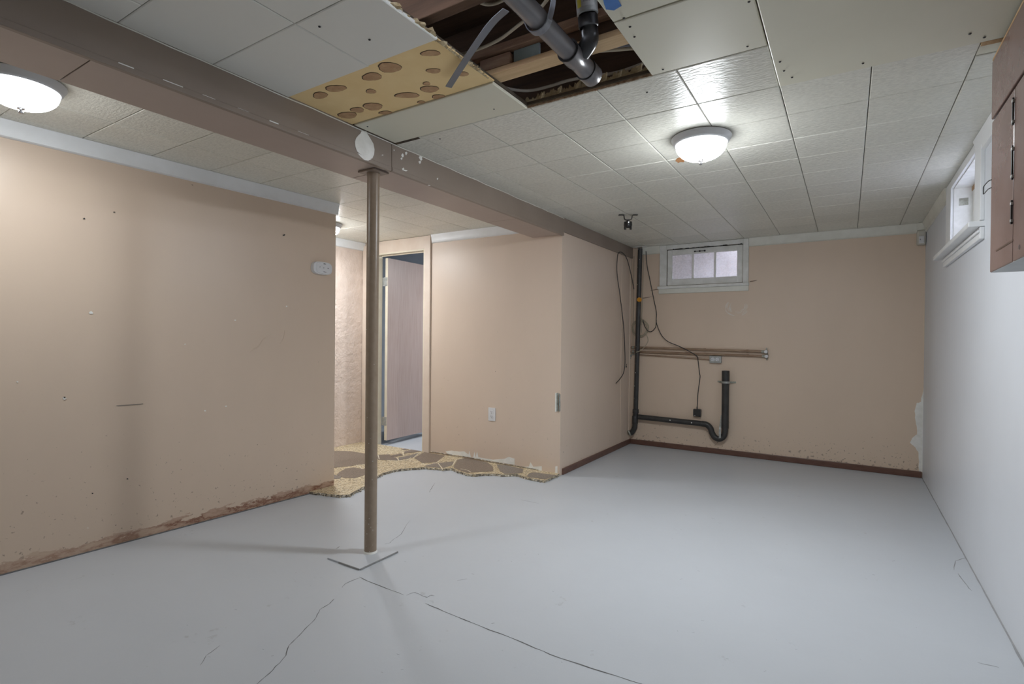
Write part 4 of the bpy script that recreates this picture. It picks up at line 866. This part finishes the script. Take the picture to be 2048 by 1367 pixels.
for pr in ((1340, 840), (1383, 845)): bm = newbm(); c = bp(*pr, yp-.0265); lathe(bm, [(0, -.001), (.007, 0)], c, 'y', 8); part('paint_fleck', bm, 'white_patch', TR)

# copper pipes, conduit, valves
def line_pipe(name, lab, cat, a, b, r, mat, yo, group=None):
    A = hit(*a, 1, YB-yo); B = hit(*b, 1, YB-yo); T = thing(name, lab, cat, A, group); bm = newbm(); tube(bm, [A, B], r, 12, 1); part('pipe', bm, mat, T, True); return T, A, B
def corner_valve(T, px, py, r, mt):
    c = hit(px, py, 1, YB-.026); bm = newbm(); lathe(bm, [(0, -r), (r*.7, -r*.8), (r, -r*.3), (r*.8, r*.3), (r, r*.8), (0, r)], c, (random.uniform(-.5, .5), -.6, random.uniform(-.6, .6)), 10); part('corner_valve', bm, mt, T, True)
for nm, lab, a, b in (('supply_pipe', 'upper brown copper water pipe running along the end wall to a stub valve', (1262, 694), (1531, 703)), ('supply_pipe', 'lower brown copper water pipe running along the end wall just above the outlet box', (1262, 702.5), (1532, 712))):
    T, A, B = line_pipe(nm, lab, 'pipe', a, b, .0115, 'copper', .022)
    bm = newbm(); lathe(bm, [(.010, -.035), (.014, -.033), (.014, 0), (.018, .002), (.018, .018), (0, .018)], B, 'x', 14); v_ = part('stub_valve', bm, 'valve', T, True)
    bm = newbm(); lathe(bm, [(0, -.040), (.014, -.038), (.0165, -.030), (.0165, -.014), (.008, -.012), (.008, 0)], B+Vector((.006, 0, 0)), 'y', 14); part('valve_cap', bm, 'plastic_white', v_, True)
    f = 1 if 'upper' in lab else -1
    for px, py, r, mt in (((1258, 691, .016, 'valve'), (1255, 695, .009, 'black_metal')) if f == 1 else ((1259, 703, .017, 'galv'),)):      # corroded valves at the corner end
        corner_valve(T, px, py, r, mt)
    bm = newbm(); tube(bm, [B+Vector((.004, 0, .010*f)), B+Vector((.008, .004, .036*f))], .0055, 8, 1); part('valve_stem', bm, 'valve', v_, True)
    for q in range(3): bm = newbm(); lathe(bm, [(.0115, -.012), (.0140, -.011), (.0140, .011), (.0115, .012)], A.lerp(B, .28+.3*q)if q else A.lerp(B, .02), 'x', 12); part('coupling', bm, 'valve' if q == 0 else 'copper', T, True)
T, A, B = line_pipe('conduit', 'thin tan conduit running into the side of the outlet box', 'conduit', (1272, 709), (1419, 719), .0055, 'copper', .012)
bm = newbm(); tube(bm, [(A.x, A.y, A.z), (A.x-.05, A.y, A.z+.004)], .006, 8, 1); part('elbow', bm, 'valve', T, True)
corner_valve(T, 1261, 711, .014, 'galv'); corner_valve(T, 1260, 716, .011, 'valve')
T, A, B = line_pipe('supply_pipe', 'thin painted pipe between the copper pipe and the tan conduit', 'pipe', (1270, 706.5), (1425, 714.5), .0060, 'wall_back', .010)
# cables on the end wall
def cab(name, pts, y, r, mat, lab, cat='cable', ax=1):
    bm = newbm(); tube(bm, [hit(px, py, ax, y) for px, py in pts], r, 8, 6); return single(name, bm, mat, lab, cat, None, True)
cab('coax_cable', [(1292, 502), (1294, 530), (1301, 565), (1308, 600), (1313, 625), (1313, 645), (1322, 668), (1335, 682), (1358, 692), (1378, 702), (1394, 712), (1396, 720), (1399, 745), (1400, 755), (1396, 785), (1395, 806), (1394, 818)], YB-.045, .0042, 'cable_black', 'long black cable hanging from the crown past the copper pipes to the black box')
cab('coax_cable', [(1313, 640), (1311, 654), (1304, 662), (1297, 662), (1290, 653), (1286, 640)], YB-.028, .0040, 'cable_black', 'short black cable looping from the long cable back behind the stack')
bm = newbm(); A = hit(1268, 578, 0, XC+.045)
pts = [A]+[hit(px, py, 0, XC+.026) for px, py in ((1262, 548), (1254, 518), (1246, 506), (1239, 504), (1235, 513), (1234, 545), (1240, 590), (1246, 640), (1249, 680), (1250, 725), (1247, 745), (1240, 757), (1232, 766))]
pts[1] = hit(1262, 548, 0, XC+.032)
tube(bm, pts, .0042, 8, 6); single('coax_cable', bm, 'cable_black', 'black cable draped over the side of the boxed-out corner from the orange plug', 'cable', None, True)
bm = newbm(); c = hit(1252, 733, 0, XC+.006); lathe(bm, [(0, 0), (.008, .001), (.009, .007), (0, .010)], c, 'x', 8); tube(bm, [c, c+Vector((.006, .006, .03))], .003, 6, 1); single('cable_clip', bm, 'black_metal', 'small black cable clip on the side of the boxed-out corner', 'clip')
# beige wire coil hung behind the stack
cc = hit(1280, 656, 1, YB-.022); bm = newbm(); pts = []
for k in range(4*20+1):
    a = 2*math.pi*k/20; r = .088+.010*math.sin(a*.23+1)+.004*math.sin(k*1.7); pts.append((cc.x+r*math.cos(a)*.95, YB-.016-.010*(k/80), cc.z+r*math.sin(a)*1.0))
tube(bm, pts, .0035, 6, 1)
CW = single('wire_coil', bm, 'cable_cream', 'coil of thin beige wire hung on the end wall behind the black stack', 'wire coil', None, True)
cab('telephone_wire', [(1291, 664), (1296, 680), (1290, 692), (1280, 701), (1272, 704)], YB-.100, .0035, 'cable_cream', 'loose beige wire dropping from the coil across the black stack', 'wire')
cab('telephone_wire', [(1287, 508), (1286, 560), (1284, 620), (1283, 665)], YB-.012, .0032, 'cable_cream', 'straight beige wire running up beside the black stack to the ceiling', 'wire')
cab('telephone_wire', [(1268, 512), (1267, 600), (1266, 690)], YB-.008, .0032, 'cable_cream', 'straight beige wire in the wall corner left of the black stack', 'wire')
BX = thing('junction_box', 'small black plastic box hanging on the long cable below the outlet box', 'box', (-1.270, YB, .355))
bm = newbm(); box(bm, -1.307, -1.233, YB-.050, YB-.004, .356, .431, .006); part('body', bm, 'rubber', BX)
bm = newbm(); lathe(bm, [(.005, 0), (.0075, 0), (.0075, .022), (.005, .026)], (-1.272, YB-.03, .429), 'z', 10); part('connector', bm, 'chrome', BX, True)
bm = newbm(); box(bm, -1.298, -1.282, YB-.0508, YB-.0499, .364, .369); part('print_mark', bm, 'label_white', BX)
# rusty nails with trailing stain beside the stack and the sill
for px, py, dx in ((1262, 586, -14), (1285, 596, 20), (1500, 563, 14), (1316, 578, -16)):
    A = hit(px, py, 1, YB-.003); B = hit(px+dx, py-3 if dx > 0 else py+3, 1, YB-.003); bm = newbm(); tube(bm, [A, B], lambda f: .005*(1-.8*f), 6, 1); part('stain_streak', bm, simple('stain_brown_%d' % px, (.24, .16, .11), (.30, .22, .16), .8, 30), WB)

# motion sensor in the corner
sx_, sy_ = .508, YB-.030
MS = thing('motion_sensor', 'cream motion sensor mounted high in the corner by the crown', 'sensor', (sx_, sy_, 1.922))
bm = newbm(); box(bm, .476, .533, YB-.050, YB-.001, 2.046, HC-.002, .003); part('mount_block', bm, 'crown_dirty', MS)
bm = newbm(); box(bm, .474, .532, YB-.064, YB-.001, 1.925, 2.043, .009); bd = part('body', bm, 'plastic_cream', MS)
bm = newbm(); box(bm, .484, .520, YB-.071, YB-.063, 1.935, 1.995, .004); part('lens', bm, 'plastic_white', MS)
bm = newbm(); box(bm, .484, .520, YB-.068, YB-.063, 2.003, 2.030, .002); part('lens_hood', bm, 'plastic_cream', MS)
bm = newbm(); box(bm, .492, .495, YB-.0722, YB-.0708, 1.962, 1.972); box(bm, .495, .500, YB-.0722, YB-.0708, 1.962, 1.964); part('print_mark', bm, 'ink', MS)
